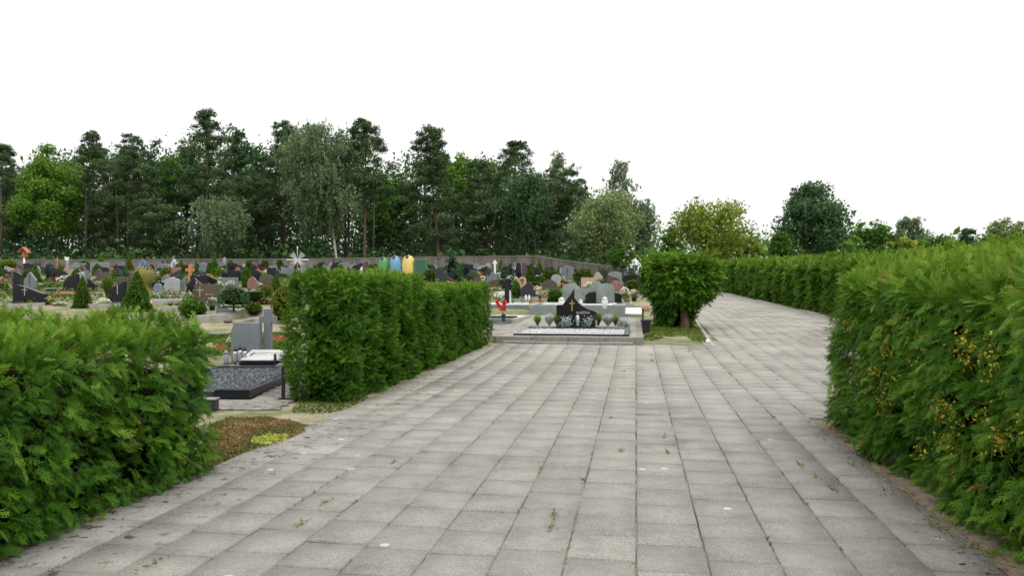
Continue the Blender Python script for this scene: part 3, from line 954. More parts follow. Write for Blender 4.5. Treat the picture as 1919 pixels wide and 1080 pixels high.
tree('decid', 1338, 78, 368, 500, 96, 'yellowgreen', 'wide yellow green tree with an open top beyond the far path', name='broadleaf_tree', group=RG, clumps=86, dens=.62, leafsize=.26, shape='vase')
tree('decid', 1524, 60, 326, 505, 80, 'darkleaf', 'large dark round linden towering over the far hedge', name='linden_tree', group=RG, clumps=84, dens=1.9, leafsize=.22, shape='ovate')
tree('pine', 1462, 54, 438, 508, 26, 'shrub', 'small pointed conifer in front of the dark linden', name='conifer', group=RG, clumps=12, dens=1.6, leafsize=.2)
tree('decid', 1636, 70, 400, 492, 46, 'decid', 'green tree with a flat open crown right of the linden', name='broadleaf_tree', group=RG, clumps=36, dens=.9, shape='vase')
tree('birch', 1704, 95, 410, 480, 28, 'birch', 'pale hazy tree farther off behind the right hedge', name='broadleaf_tree', group=RG, clumps=40)
tree('decid', 1688, 60, 444, 500, 32, 'yellowgreen', 'low yellowish bush showing above the right hedge', cat='bush', name='bush', group=RG, clumps=26)
tree('decid', 1814, 62, 416, 490, 26, 'darkleaf', 'small dark tree poking above the right hedge', name='broadleaf_tree', group=RG, clumps=26, dens=1.2)
tree('decid', 1762, 75, 436, 490, 40, 'decid', 'low green bush left of the small dark tree over the hedge', cat='bush', name='bush', group=RG, clumps=26)
tree('decid', 1890, 110, 408, 470, 50, 'willow', 'dull olive trees topping the right hedge at the picture edge', name='broadleaf_tree', group=RG, clumps=40)
tree('decid', 1500, 56, 470, 520, 45, 'decid', 'leafy bush at the foot of the dark linden', cat='bush', name='bush', group=RG, clumps=26)
tree('decid', 1590, 44, 448, 520, 38, 'decid', 'bright bush filling the corner between far and right hedge', cat='bush', name='bush', group=RG, clumps=30, leafsize=.2, dens=1.3)
tree('decid', 1402, 82, 440, 500, 40, 'yellowgreen', 'low yellow green bush between the yellow tree and the linden', cat='bush', name='bush', group=RG, clumps=26)
tree('decid', 1168, 80, 452, 508, 34, 'decid', 'round green bush at the foot of the olive willow', cat='bush', name='bush', group=RG, clumps=24)
tree('decid', 1222, 70, 462, 512, 34, 'lime', 'light bush behind the iron fence beside the path', cat='bush', name='bush', group=RG, clumps=24, leafsize=.22)

for i_, (px_, top_, hw_, mt_, lb_) in enumerate(((1600, 440, 30, 'lime', 'light green bush right of the linden foot'), (1660, 446, 34, 'decid', 'green bush below the flat crowned tree'), (1728, 446, 36, 'lime', 'light green bush under the pale hazy tree'), (1850, 438, 40, 'decid', 'green bush right of the small dark tree'), (1900, 428, 40, 'lime', 'light green bush at the right picture edge over the hedge'), (1780, 450, 34, 'yellowgreen', 'yellowish bush left of the small dark tree'))):
    tree('decid', px_, 58 + 3 * i_, top_, 505, hw_, mt_, lb_, cat='bush', name='bush', group=RG, clumps=30)

def woodland():
    """the shaded depth of the wood: far trunks, foliage and undergrowth that read as one mass"""
    Ps = []; Ts = []
    prof = [(-60, 290), (0, 310), (90, 285), (170, 265), (250, 268), (330, 268), (375, 225), (430, 235), (480, 260), (540, 245), (600, 250), (680, 250), (715, 300), (745, 320), (790, 265), (870, 285), (940, 295), (1000, 315), (1060, 335), (1100, 350), (1125, 400), (1160, 440), (1190, 470)]
    px_ = np.array([p[0] for p in prof]); ty = np.array([p[1] for p in prof])
    n = 1900
    for i in range(n):
        px = random.uniform(-60, 1150); Yd = random.uniform(108, 150)
        top = np.interp(px, px_, ty) + 14
        py = top + (492 - top) * random.random() ** .8
        if 456 < py < 472 and random.random() < .22: continue
        c = np.array(((px - 960) / F * Yd, Yd, ZT(py, Yd)))
        k = 80
        if py < top + 70 and random.random() < .35: continue
        q = c + rng.normal(size=(k, 3)) * np.array([1.3, 1.2, .7])
        Ps.append(q); Ts.append(np.clip(.42 + rng.normal() * .16 + rng.normal(size=k) * .12, 0, 1))
    for i in range(620):                                  # bushes on the floor of the wood
        px = random.uniform(-60, 1180); Yd = random.uniform(94, 118)
        h = random.uniform(.5, 2.6)
        c = np.array(((px - 960) / F * Yd, Yd, float(terr((px - 960) / F * Yd, Yd)) + h * .5))
        k = 60
        q = c + rng.normal(size=(k, 3)) * np.array([1.1, .8, h * .38])
        Ps.append(q); Ts.append(np.clip(.55 + rng.normal() * .2 + rng.normal(size=k) * .12, 0, 1))
    P = np.concatenate(Ps); T = np.concatenate(Ts)
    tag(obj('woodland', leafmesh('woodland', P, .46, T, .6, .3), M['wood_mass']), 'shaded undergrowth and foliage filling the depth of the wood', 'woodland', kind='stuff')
    mb = MB()
    for i in range(120):
        px = random.uniform(-60, 1120); Yd = random.uniform(97, 150)
        X = (px - 960) / F * Yd; g = float(terr(X, Yd)); h = random.uniform(7, 13); l = random.uniform(-.8, .8); r0 = random.uniform(.09, .2)
        mb.tube([(X, Yd, g - .2), (X + l * .4, Yd, g + h * .5), (X + l, Yd, g + h)], [r0, r0 * .85, r0 * .5], 6)
    tag(obj('woodland_trunks', mb.mesh('woodland_trunks'), M['bark']), 'many thin dark trunks in the depth of the wood', 'trunks', kind='stuff')
woodland()

# the far green fill behind the hedges on the right: one distant belt of trees
def belt():
    Ps = []; Ts = []
    for i in range(420):
        px = random.uniform(1190, 2300); Yd = random.uniform(120, 170)
        top = 446 if px > 1560 else 436
        py = random.uniform(top, 500)
        c = np.array(((px - 960) / F * Yd, Yd, ZT(py, Yd)))
        q = c + rng.normal(size=(46, 3)) * np.array([1.7, 1.2, .8])
        Ps.append(q); Ts.append(np.clip(.5 + rng.normal() * .2 + rng.normal(size=46) * .12, 0, 1))
    tag(obj('tree_belt', leafmesh('tree_belt', np.concatenate(Ps), .6, np.concatenate(Ts), .6, .3), M['decid']), 'distant belt of green trees behind the hedges on the right', 'tree belt', kind='stuff')
belt()

# ------------------------------------------------------------------ cemetery wall and fence
def wall():
    root = thing('cemetery_wall', 'long low stained concrete wall between cemetery and wood', 'wall', (0, 89, float(terr(0, 89))))
    mb = MB(); cp = MB()
    pts = []
    for px, py in ((-80, 488), (300, 487), (540, 486.5), (800, 482.5), (1003, 480.5)):
        Yd = 89; pts.append(Vector(((px - 960) / F * Yd, Yd, ZT(py, Yd))))
    pts.append(Vector(((1085 - 960) / F * 84, 84, ZT(493, 84)))); pts.append(Vector(((1150 - 960) / F * 80, 80, ZT(500, 80))))
    for a, b in zip(pts[:-1], pts[1:]):
        n = max(1, int((b - a).length / 6))
        for i in range(n):
            p = a.lerp(b, i / n); q = a.lerp(b, (i + 1) / n)
            d = (q - p); d.z = 0; d.normalize(); r = Vector((d.y, -d.x, 0)) * .11
            e = d * .005
            st = random.uniform(-.015, .015)
            p = p + e; q = q - e
            for m_, top, off, rr in ((mb, 0, 0, 1.0), (cp, .07, .001, 1.5)):
                z0 = [float(terr(p.x, p.y)) - .3 - 89.0 * 0, float(terr(q.x, q.y)) - .3] if m_ is mb else [p.z + st + .002, q.z + st + .002]
                z1 = [p.z + st + top, q.z + st + top]
                P4 = [p + r * rr, q + r * rr, q - r * rr, p - r * rr]
                lo = [Vector((v.x, v.y, z0[k])) for k, v in zip((0, 1, 1, 0), P4)]
                hi = [Vector((v.x, v.y, z1[k])) for k, v in zip((0, 1, 1, 0), P4)]
                m_.add(lo + hi, [(3, 2, 1, 0), (4, 5, 6, 7), (0, 1, 5, 4), (1, 2, 6, 5), (2, 3, 7, 6), (3, 0, 4, 7)])
    for m_, nm, mt in ((mb, 'wall_panel', 'wall'), (cp, 'coping', 'concrete_dark')):
        o = obj(nm, m_.mesh(nm), M[mt], root); o.location = -root.location
wall()

def iron_fence():
    a = Vector(((1122 - 960) / F * 78, 78, 0)); b = Vector(((1240 - 960) / F * 66, 66, 0))
    root = thing('iron_fence', 'dark iron bar fence beside the olive willow', 'fence', (a.x, a.y, float(terr(a.x, a.y))))
    d = (b - a).normalized(); L = (b - a).length
    mb = MB(); n = int(L / .16)
    hz = lambda p: float(terr(p.x, p.y)) - root.location.z
    for i in range(n):
        p = d * (i * .16); z = hz(a + p)
        mb.tube([(p.x, p.y, z), (p.x, p.y, z + 1.35)], .014, 4)
    obj('bars', mb.mesh('bars'), M['iron'], root)
    for k in range(int(L / 2.4) + 1):
        p = d * (k * 2.4); z = hz(a + p)
        obj('post', MB().box((p.x, p.y, z + .75), (.08, .08, 1.5), 0).mesh('post'), M['iron'], root)
    for zz in (.25, 1.2):
        p, q = Vector((0, 0, hz(a) + zz)), d * L; q.z = hz(b) + zz
        obj('rail', MB().tube([p, q], .022, 4).mesh('rail'), M['iron'], root)
iron_fence()

# ------------------------------------------------------------------ cemetery builders
def GP(px, py, hpx, up=0.0):
    """ground point for a thing, kept in front of the wall, and its height"""
    p = G(px, py, up)
    lim = 86.5 - .0 if px < 1010 else 80.0
    if p.y > lim:
        top = ZT(py - hpx, p.y)
        x = (px - 960) / F * lim
        top = EYE + (532 - (py - hpx)) / F * lim
        p = Vector((x, lim, float(terr(x, lim))))
        hpx = max(hpx * .6, (top - p.z) * F / lim)
    return p, hpx

def arcpts(cx, cz, rx, rz, a0, a1, n=9):
    return [(cx + rx * math.cos(R(a0 + (a1 - a0) * i / (n - 1))), cz + rz * math.sin(R(a0 + (a1 - a0) * i / (n - 1)))) for i in range(n)]

def outline(shape):
    S = {
        'rect': [(-.5, 0), (.5, 0), (.5, .97), (.46, 1), (-.46, 1), (-.5, .97)],
        'arch': [(-.5, 0), (.5, 0)] + arcpts(0, .62, .5, .38, 0, 180, 11),
        'low_arch': [(-.5, 0), (.5, 0)] + arcpts(0, .78, .5, .22, 0, 180, 11),
        'gable': [(-.5, 0), (.5, 0), (.5, .52), (.03, 1), (-.03, 1), (-.5, .52)],
        'roof': [(-.5, 0), (.5, 0), (.5, .50), (.56, .46), (.02, 1), (-.56, .56), (-.5, .56)],
        'slant': [(-.5, 0), (.5, 0), (.5, .58), (.42, .64), (-.42, 1), (-.5, 1)],
        'slant_left': [(.5, 0), (.5, 1), (.42, 1), (-.42, .64), (-.5, .58), (-.5, 0)],
        'curve': [(-.5, 0), (.5, 0), (.5, .45)] + [(.5 - i / 10, .45 + .55 * math.sin(R(90 * i / 10)) ** 1.4) for i in range(1, 11)],
        'wave': [(-.5, 0), (.5, 0), (.5, .62)] + [(.5 - i / 12, .72 + .26 * math.sin(i / 12 * 5.4 - .6)) for i in range(1, 12)] + [(-.5, .80)],
        'chamfer': [(-.5, 0), (.5, 0), (.5, .99), (-.38, 1), (-.5, .80)],
        'shoulder': [(-.5, 0), (.5, 0), (.5, .7), (.3, .72), (.22, .95), (.1, 1), (-.1, 1), (-.22, .95), (-.3, .72), (-.5, .7)],
        'boulder': [(-.46, 0), (.47, 0), (.5, .3), (.42, .62), (.25, .85), (.02, 1), (-.2, .93), (-.38, .74), (-.5, .42)],
        'dip': [(-.5, 0), (.5, 0), (.5, .92), (.36, 1), (.1, .86), (-.12, .88), (-.34, .98), (-.5, .9)],
        'half_arch': [(-.5, 0), (.5, 0), (.5, 1)] + [(.5 - .95 * math.sin(R(i * 9)), .3 + .7 * math.cos(R(i * 9))) for i in range(1, 11)],
        'tall': [(-.5, 0), (.5, 0), (.5, .88), (.1, 1), (-.5, .93)],
    }
    return S[shape]

def add_cross(mb, cx, cz, w_, h, t, y0, y1):
    mb.box((cx, (y0 + y1) / 2, cz), (t, y1 - y0, h))
    arm = (w_ - t) / 2
    zz = cz + h * .2
    for s_ in (-1, 1):
        mb.box((cx + s_ * (t / 2 + arm / 2), (y0 + y1) / 2, zz), (arm, (y1 - y0) * .9, t))

def text_part(body, size, loc, rot, mat, parent, name='lettering', align='LEFT'):
    cu = bpy.data.curves.new('lettering', 'FONT')
    cu.body = body; cu.size = size; cu.extrude = .001; cu.offset = size * .02; cu.align_x = align
    o = bpy.data.objects.new('tmp', cu); COL.objects.link(o)
    bpy.context.view_layer.update()
    me = bpy.data.meshes.new_from_object(o.evaluated_get(bpy.context.evaluated_depsgraph_get()))
    bpy.data.objects.remove(o); bpy.data.curves.remove(cu)
    me.materials.clear()
    return obj(name, me, mat, parent, loc, rot)

def grave(px, py, wpx, hpx, shape, mat, label, rz=-.12, th=.14, plinth=True, bed=None, bw=1.6, bd=2.0, kerb='concrete', cross=None,
          group='graves of the cemetery', cat='grave', lean=0, second=None):
    p, hpx = GP(px, py, hpx)
    W_, H_ = wpx / F * p.y, hpx / F * p.y
    root = thing('grave', label, cat, p, rz, group)
    z0 = 0.0
    if plinth:
        ph = min(.16, H_ * .18)
        obj('plinth', MB().box((0, th / 2, ph / 2 - .06), (W_ * 1.12, th * 1.9, ph + .12)).mesh('plinth', .008), M[kerb if mat != 'black' else 'black_matt'], root)
        z0 = ph
    H2 = H_ - z0
    poly = [(x * W_, z0 + z * H2) for x, z in outline(shape)]
    hs_ = obj('headstone', MB().prism(poly, 0, th).mesh('headstone', .010), M[mat], root)
    if cross:
        cm, cx, cw = cross
        mb = MB(); add_cross(mb, cx * W_, z0 + H2 * .60, cw * W_, H2 * .5, .035 if cw < .5 else .05, -.012, -.003)
        obj('cross', mb.mesh('cross'), M[cm], root)
    if second:                                            # a second stone beside the first
        shp, m2, dx, sw, sh = second
        poly = [(x * W_ * sw + dx * W_, z0 * .5 + z * H_ * sh) for x, z in outline(shp)]
        obj('side_stone', MB().prism(poly, -.06, th * .7).mesh('side_stone', .008), M[m2], root)
    if bed:
        k = .10
        mb = MB(); f = -bd; b = .24
        sl = float(terr(p.x, p.y + b) - p.z)
        for (cx, cy, dx, dy) in ((0, f + k / 2, bw, k), (0, b + k / 2, bw, k), (-bw / 2 + k / 2, (f + k + b) / 2, k, b - f - k), (bw / 2 - k / 2, (f + k + b) / 2, k, b - f - k)):
            mb.box((cx, cy, -.08), (dx, dy, .36))
        obj('kerb', mb.mesh('kerb', .008), M[kerb], root)
        obj('bed', MB().box((0, (f + k + b) / 2, -.10), (bw - 2 * k, b - f - k, .31)).mesh('bed'), M[bed], root)
    return root

_sh = {}
def shrub_mesh(kind, v):
    key = (kind, v)
    if key in _sh: return _sh[key]
    n = 2600
    d = unit(rng.normal(size=(n, 3)))
    if kind in ('ball', 'egg', 'dome'):
        d[:, 2] = np.abs(d[:, 2]) * np.where(rng.random(n) < .72, 1, -1)
        r_ = .5 * (1 + .07 * wnoise(d, 3.0, v * 3)) * (1 - .22 * rng.random(n) ** 2.2)
        P = d * r_[:, None]
        P[:, 2] = P[:, 2] + .5
        if kind == 'dome': P[:, 2] = np.maximum(P[:, 2] * 1.5 - .5, 0)
        if kind == 'egg': P[:, :2] *= (1.12 - .35 * P[:, 2:3])
        core = [(.02, .06), (.28, .12), (.40, .35), (.41, .55), (.33, .78), (.02, .92)]
    elif kind == 'cone':
        z = rng.random(n) ** 1.35
        a = rng.uniform(0, 6.283, n)
        r_ = .5 * (1 - z) ** .82 * (1 + .10 * np.sin(a * 3 + z * 9 + v)) * (1 - .25 * rng.random(n) ** 2) + .015
        P = np.stack([r_ * np.cos(a), r_ * np.sin(a), z], -1)
        core = [(.40, .02), (.37, .12), (.22, .5), (.07, .85), (.01, .95)]
    elif kind == 'box':
        q = rng.uniform(-.5, .5, (n, 3)); ax = rng.integers(0, 3, n); s_ = np.sign(rng.normal(size=n)); s_[ax == 2] = 1
        q[np.arange(n), ax] = s_ * (.5 - .04 * rng.random(n)); q[:, 2] += .5; P = q
        core = [(.55, .02), (.55, .9)]
    elif kind == 'spruce':
        P = []
        for i in range(11):
            f = i / 11
            for j in range(max(3, int(9 * (1 - f)))):
                a = 6.28 * random.random(); rr = .46 * (1 - f) ** .8 * random.uniform(.6, 1.0)
                c = np.array((rr * math.cos(a), rr * math.sin(a), .05 + f * .93))
                P.append(c + rng.normal(size=(46, 3)) * np.array([.07, .07, .035]))
        P = np.concatenate(P)
        core = [(.22, .02), (.16, .4), (.03, .9)]
    elif kind == 'grass':
        P = None
    if kind == 'leafy':                                   # loose lobed leaves
        m = 90
        d = unit(rng.normal(size=(m, 3)) + np.array([0, 0, .7])); d[:, 2] = np.abs(d[:, 2])
        t = np.linspace(.25, 1, 7)
        P = (d[:, None, :] * t[None, :, None] * np.array([.55, .55, .9]) * rng.uniform(.7, 1.1, (m, 1, 1))).reshape(-1, 3) + rng.normal(size=(m * 7, 3)) * .03
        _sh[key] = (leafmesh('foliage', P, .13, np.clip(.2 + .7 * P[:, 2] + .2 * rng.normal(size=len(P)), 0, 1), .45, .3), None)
        return _sh[key]
    if kind == 'grass':                                   # arching blades
        Vs = []; m = 620
        a = rng.uniform(0, 6.283, m); sp_ = rng.uniform(.1, .55, m); h = rng.uniform(.55, 1.0, m)
        segs = 4; V = []; Q = []; T = []
        for i in range(m):
            prev = None
            for s_ in range(segs + 1):
                u = s_ / segs
                r0 = .10 * random.random() if s_ == 0 else 0
                x = math.cos(a[i]) * (sp_[i] * u ** 1.6 + .06); y = math.sin(a[i]) * (sp_[i] * u ** 1.6 + .06)
                z = h[i] * (1.25 * u - .45 * u ** 3 * (sp_[i] * 1.9))
                wd = .010 * (1 - .7 * u)
                V += [(x - math.sin(a[i]) * wd, y + math.cos(a[i]) * wd, z), (x + math.sin(a[i]) * wd, y - math.cos(a[i]) * wd, z)]
                if s_:
                    b = len(V) - 4
                    Q.append((b, b + 1, b + 3, b + 2)); T.append(min(1, .15 + .8 * u * random.uniform(.7, 1.1)))
        me = mesh_np('foliage', np.array(V), np.array(Q), np.array(T))
        _sh[key] = (me, None); return _sh[key]
    n = len(P)
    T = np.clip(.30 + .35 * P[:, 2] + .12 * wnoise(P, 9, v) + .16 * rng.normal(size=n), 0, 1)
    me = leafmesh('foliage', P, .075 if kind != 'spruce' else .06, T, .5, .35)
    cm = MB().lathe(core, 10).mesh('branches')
    cm.materials.append(M['core'])
    _sh[key] = (me, cm)
    return _sh[key]

_mm = {}
def with_mat(me, mat):
    k = (me.name, mat)
    if k not in _mm:
        c = me.copy(); c.materials.clear(); c.materials.append(M[mat]); _mm[k] = c
    return _mm[k]

def shrub(px, py, wpx, hpx, kind, mat, label, stem=0, name='shrub', group='clipped shrubs of the cemetery', cat='shrub'):
    p, hpx = GP(px, py, hpx)
    s_ = p.y / F
    root = thing(name, label, cat, p, random.uniform(0, 6), group)
    me, cm = shrub_mesh(kind, random.randint(0, 2))
    sw, sh, st = wpx * s_, hpx * s_, stem * s_
    obj('foliage', with_mat(me, mat), None, root, (0, 0, st - .02), None, (sw, sw, sh - st))
    if cm: obj('branches', cm, None, root, (0, 0, st), None, (sw, sw, sh - st))
    if st > 0:
        obj('stem', MB().tube([(0, 0, -.05), (.02, 0, st * .6), (0, 0, st + .15 * sh)], [.05, .04, .03], 7).mesh('stem'), M['bark'], root)
    return root

def bloom_mesh(v, n, dome=True, spike=False):
    key = ('bloom', v, n, dome, spike)
    if key in _sh: return _sh[key]
    P = []; LF = []
    for i in range(n):
        if spike:
            k = random.randint(0, 4); u = random.random(); a = k * 1.256 + .5
            c = np.array((math.cos(a) * .38 * (.3 + u * .7), math.sin(a) * .38 * (.3 + u * .7), .38 + .62 * u))
        else:
            a = random.uniform(0, 6.283); r_ = .5 * math.sqrt(random.random())
            c = np.array((r_ * math.cos(a), r_ * math.sin(a), (.45 + .55 * math.sqrt(max(0, 1 - (r_ / .5) ** 2))) if dome else .55 + .4 * random.random()))
        P.append(c)
    C = np.repeat(np.array(P), 7, 0) + rng.normal(size=(7 * n, 3)) * .022
    bl = leafmesh('blossoms', C, .085, np.clip(rng.uniform(.3, 1.1, 7 * n), 0, 1), .8, .6, .25)
    m = 260
    a = rng.uniform(0, 6.283, m); r_ = .5 * np.sqrt(rng.random(m))
    L = np.stack([r_ * np.cos(a), r_ * np.sin(a), .05 + rng.random(m) * .6 * np.sqrt(np.maximum(0, 1.05 - (r_ / .5) ** 2))], -1)
    lf = leafmesh('leaves', L, .15, rng.uniform(.2, .9, m), .45, .4)
    _sh[key] = (bl, lf)
    return _sh[key]

def flower(px, py, wpx, hpx, petal_, label, pot=None, n=46, spike=False, leafmat='shrub', dome=True, name=None, group='flowers on the graves', up=0.0, cat=None):
    p, hpx = GP(px, py, hpx, up); p.z += up
    s_ = p.y / F
    name = name or ('flower_pot' if pot else 'flowers'); cat = cat or ('flower pot' if pot else 'flowers')
    root = thing(name, label, cat, p, random.uniform(0, 6), group)
    sw, sh = wpx * s_, hpx * s_
    ph = 0
    if pot:
        ph = sh * .36
        obj('pot', MB().lathe([(sw * .20, -.02), (sw * .30, ph * .95), (sw * .33, ph), (sw * .26, ph * .93)], 12).mesh('pot'), M[pot], root)
    bl, lf = bloom_mesh(random.randint(0, 2), n, dome, spike)
    obj('blossoms', with_mat(bl, 'petal_' + petal_), None, root, (0, 0, ph * .8), None, (sw, sw, sh - ph * .8))
    if not (pot and spike): obj('leaves', with_mat(lf, leafmat), None, root, (0, 0, ph * .8), None, (sw * .95, sw * .95, sh - ph * .8))
    return root

def lantern(px, py, hpx, label, glass='glass_white', cap='steel', up=0.0, slim=1.0, group='grave lanterns'):
    p = G(px, py, up); p.z += up
    h = hpx / F * p.y; r_ = h * .19 * slim
    root = thing('grave_lantern', label, 'lantern', p, 0, group)
    obj('glass', MB().lathe([(r_ * .78, h * .10), (r_, h * .25), (r_ * 1.12, h * .60), (r_ * .95, h * .74)], 12).mesh('glass'), M[glass], root)
    obj('base', MB().lathe([(r_ * .9, -.01), (r_ * .9, h * .05), (r_ * .6, h * .10)], 12).mesh('base'), M[cap], root)
    obj('lid', MB().lathe([(r_ * 1.15, h * .74), (r_ * 1.1, h * .80), (r_ * .6, h * .92), (r_ * .2, h)], 12).mesh('lid'), M[cap], root)
    return root

def block_paving(name, corners, z, bl=(.20, .10), mat='concrete', ang=0.0):
    """small block paving over a quadrilateral laid on the ground"""
    xs = [c[0] for c in corners]; ys = [c[1] for c in corners]
    V = []; Q = []; T = []
    ca, sa = math.cos(ang), math.sin(ang)
    cx, cy = sum(xs) / len(xs), sum(ys) / len(ys)
    R_ = max(math.hypot(x - cx, y - cy) for x, y in zip(xs, ys))
    for j in range(int(-R_ / bl[1]) - 1, int(R_ / bl[1]) + 2):
        for i in range(int(-R_ / bl[0]) - 1, int(R_ / bl[0]) + 2):
            u = (i + .5 * (j % 2)) * bl[0]; v = j * bl[1]
            x, y = cx + u * ca - v * sa, cy + u * sa + v * ca
            if not inside(corners, x, y): continue
            b = len(V); tz = random.gauss(0, .002)
            for ins, dz in ((.002, -.010), (.007, 0)):
                for sx, sy in ((-1, -1), (1, -1), (1, 1), (-1, 1)):
                    uu, vv = sx * (bl[0] / 2 - ins), sy * (bl[1] / 2 - ins)
                    X, Y = x + uu * ca - vv * sa, y + uu * sa + vv * ca
                    V.append((X, Y, (float(terr(X, Y)) if z is None else z) + (.024 if z is None else 0) + tz + dz))
            t = min(1, max(0, random.gauss(.4, .16)))
            Q.append((b + 4, b + 5, b + 6, b + 7)); T.append(t)
            for k in range(4):
                k2 = (k + 1) % 4
                Q.append((b + k, b + k2, b + 4 + k2, b + 4 + k)); T.append(t * .5)
    return tag(obj(name, mesh_np(name, np.array(V), np.array(Q), np.array(T)), M[mat] if mat in M else mat), kind='structure')

# ------------------------------------------------------------------ raised middle plot with the black sail monument
def local_root(name, label, cat, px, py, up=0, group=None, rz=None):
    p = G(px, py, up); p.z += up
    r = thing(name, label, cat, p, ROT if rz is None else rz, group)
    def L(px2, py2, up2=0.0):
        q = G(px2, py2, up2) - p
        a = ROT if rz is None else rz
        return (q.x * math.cos(-a) - q.y * math.sin(-a), q.x * math.sin(-a) + q.y * math.cos(-a))
    return r, L

MP = PLOT_F + Vector((.10, .05, 0))
mw = (G(1206, 646) - MP).dot(PR)
TOPZ = .20
def terrace():
    o = Vector((MP.x, MP.y, float(terr(MP.x, MP.y))))
    mb = MB()
    def slab(a0, a1, b0, b1, z0, z1):
        q = [o + PR * a + PD * b for a, b in ((a0, b0), (a1, b0), (a1, b1), (a0, b1))]
        mb.add([(v.x, v.y, o.z + z0) for v in q] + [(v.x, v.y, o.z + z1) for v in q], [(3, 2, 1, 0), (4, 5, 6, 7), (0, 1, 5, 4), (1, 2, 6, 5), (2, 3, 7, 6), (3, 0, 4, 7)])
    n = 4
    for i in range(n):                                     # lower and upper kerbs in lengths
        a0 = .12 + (mw - .35) * i / n; a1 = .12 + (mw - .35) * (i + 1) / n - .008
        j = random.uniform(-.008, .008)
        slab(a0, a1, -.02 + j, .26, -.1, .065 + j)
        a0 = -.1 + (mw + .1) * i / n; a1 = -.1 + (mw + .1) * (i + 1) / n - .008
        j = random.uniform(-.008, .008)
        slab(a0, a1, .262 + j, .40, -.1, .175 + j)
    slab(-.12, mw, .402, 1.7, -.1, .152)
    tag(obj('kerb_steps', mb.mesh('kerb_steps', .01), M['concrete_dark']), kind='structure')
    q = [o + PR * a + PD * b for a, b in ((-.12, .41), (mw, .41), (mw, 1.9), (-.12, 1.9))]
    q = [o + PR * a + PD * b for a, b in ((-.12, .41), (mw, .41), (mw, 8.2), (-1.6, 8.2), (-.9, 3))]
    # terrace top follows the slope beyond the kerb
    bed = MB()
    nb = 10
    for i in range(nb):
        b0, b1 = .41 + 7.8 * i / nb, .41 + 7.8 * (i + 1) / nb
        l0, l1 = -.12 - .18 * b0, -.12 - .18 * b1
        vs = []
        for a, b in ((l0, b0), (mw, b0), (mw, b1), (l1, b1)):
            v = o + PR * a + PD * b; vs.append(v)
        zz = lambda v: max(o.z + .165, float(terr(v.x, v.y)) + .05)
        bed.add([(v.x, v.y, zz(v) - .4) for v in vs] + [(v.x, v.y, zz(v)) for v in vs], [(3, 2, 1, 0), (4, 5, 6, 7), (0, 1, 5, 4), (1, 2, 6, 5), (2, 3, 7, 6), (3, 0, 4, 7)])
    tag(obj('terrace_bed', bed.mesh('terrace_bed'), M['concrete_dark']), kind='structure')
    V = []; Q = []; T = []
    for i in range(-8, 26):
        for j in range(0, 40):
            a0 = i * .30; b0 = .42 + j * .20
            if a0 < -.1 - .18 * b0 or a0 + .3 > mw: continue
            k = len(V); t = min(1, max(0, random.gauss(.45, .12)))
            for a, b in ((a0 + .004, b0 + .004), (a0 + .296, b0 + .004), (a0 + .296, b0 + .196), (a0 + .004, b0 + .196)):
                v = o + PR * a + PD * b
                V.append((v.x, v.y, max(o.z + .165, float(terr(v.x, v.y)) + .05) + .007))
            Q.append((k, k + 1, k + 2, k + 3)); T.append(t)
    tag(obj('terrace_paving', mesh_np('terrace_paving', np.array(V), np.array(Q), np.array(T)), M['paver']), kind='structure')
    return o
TO = terrace()

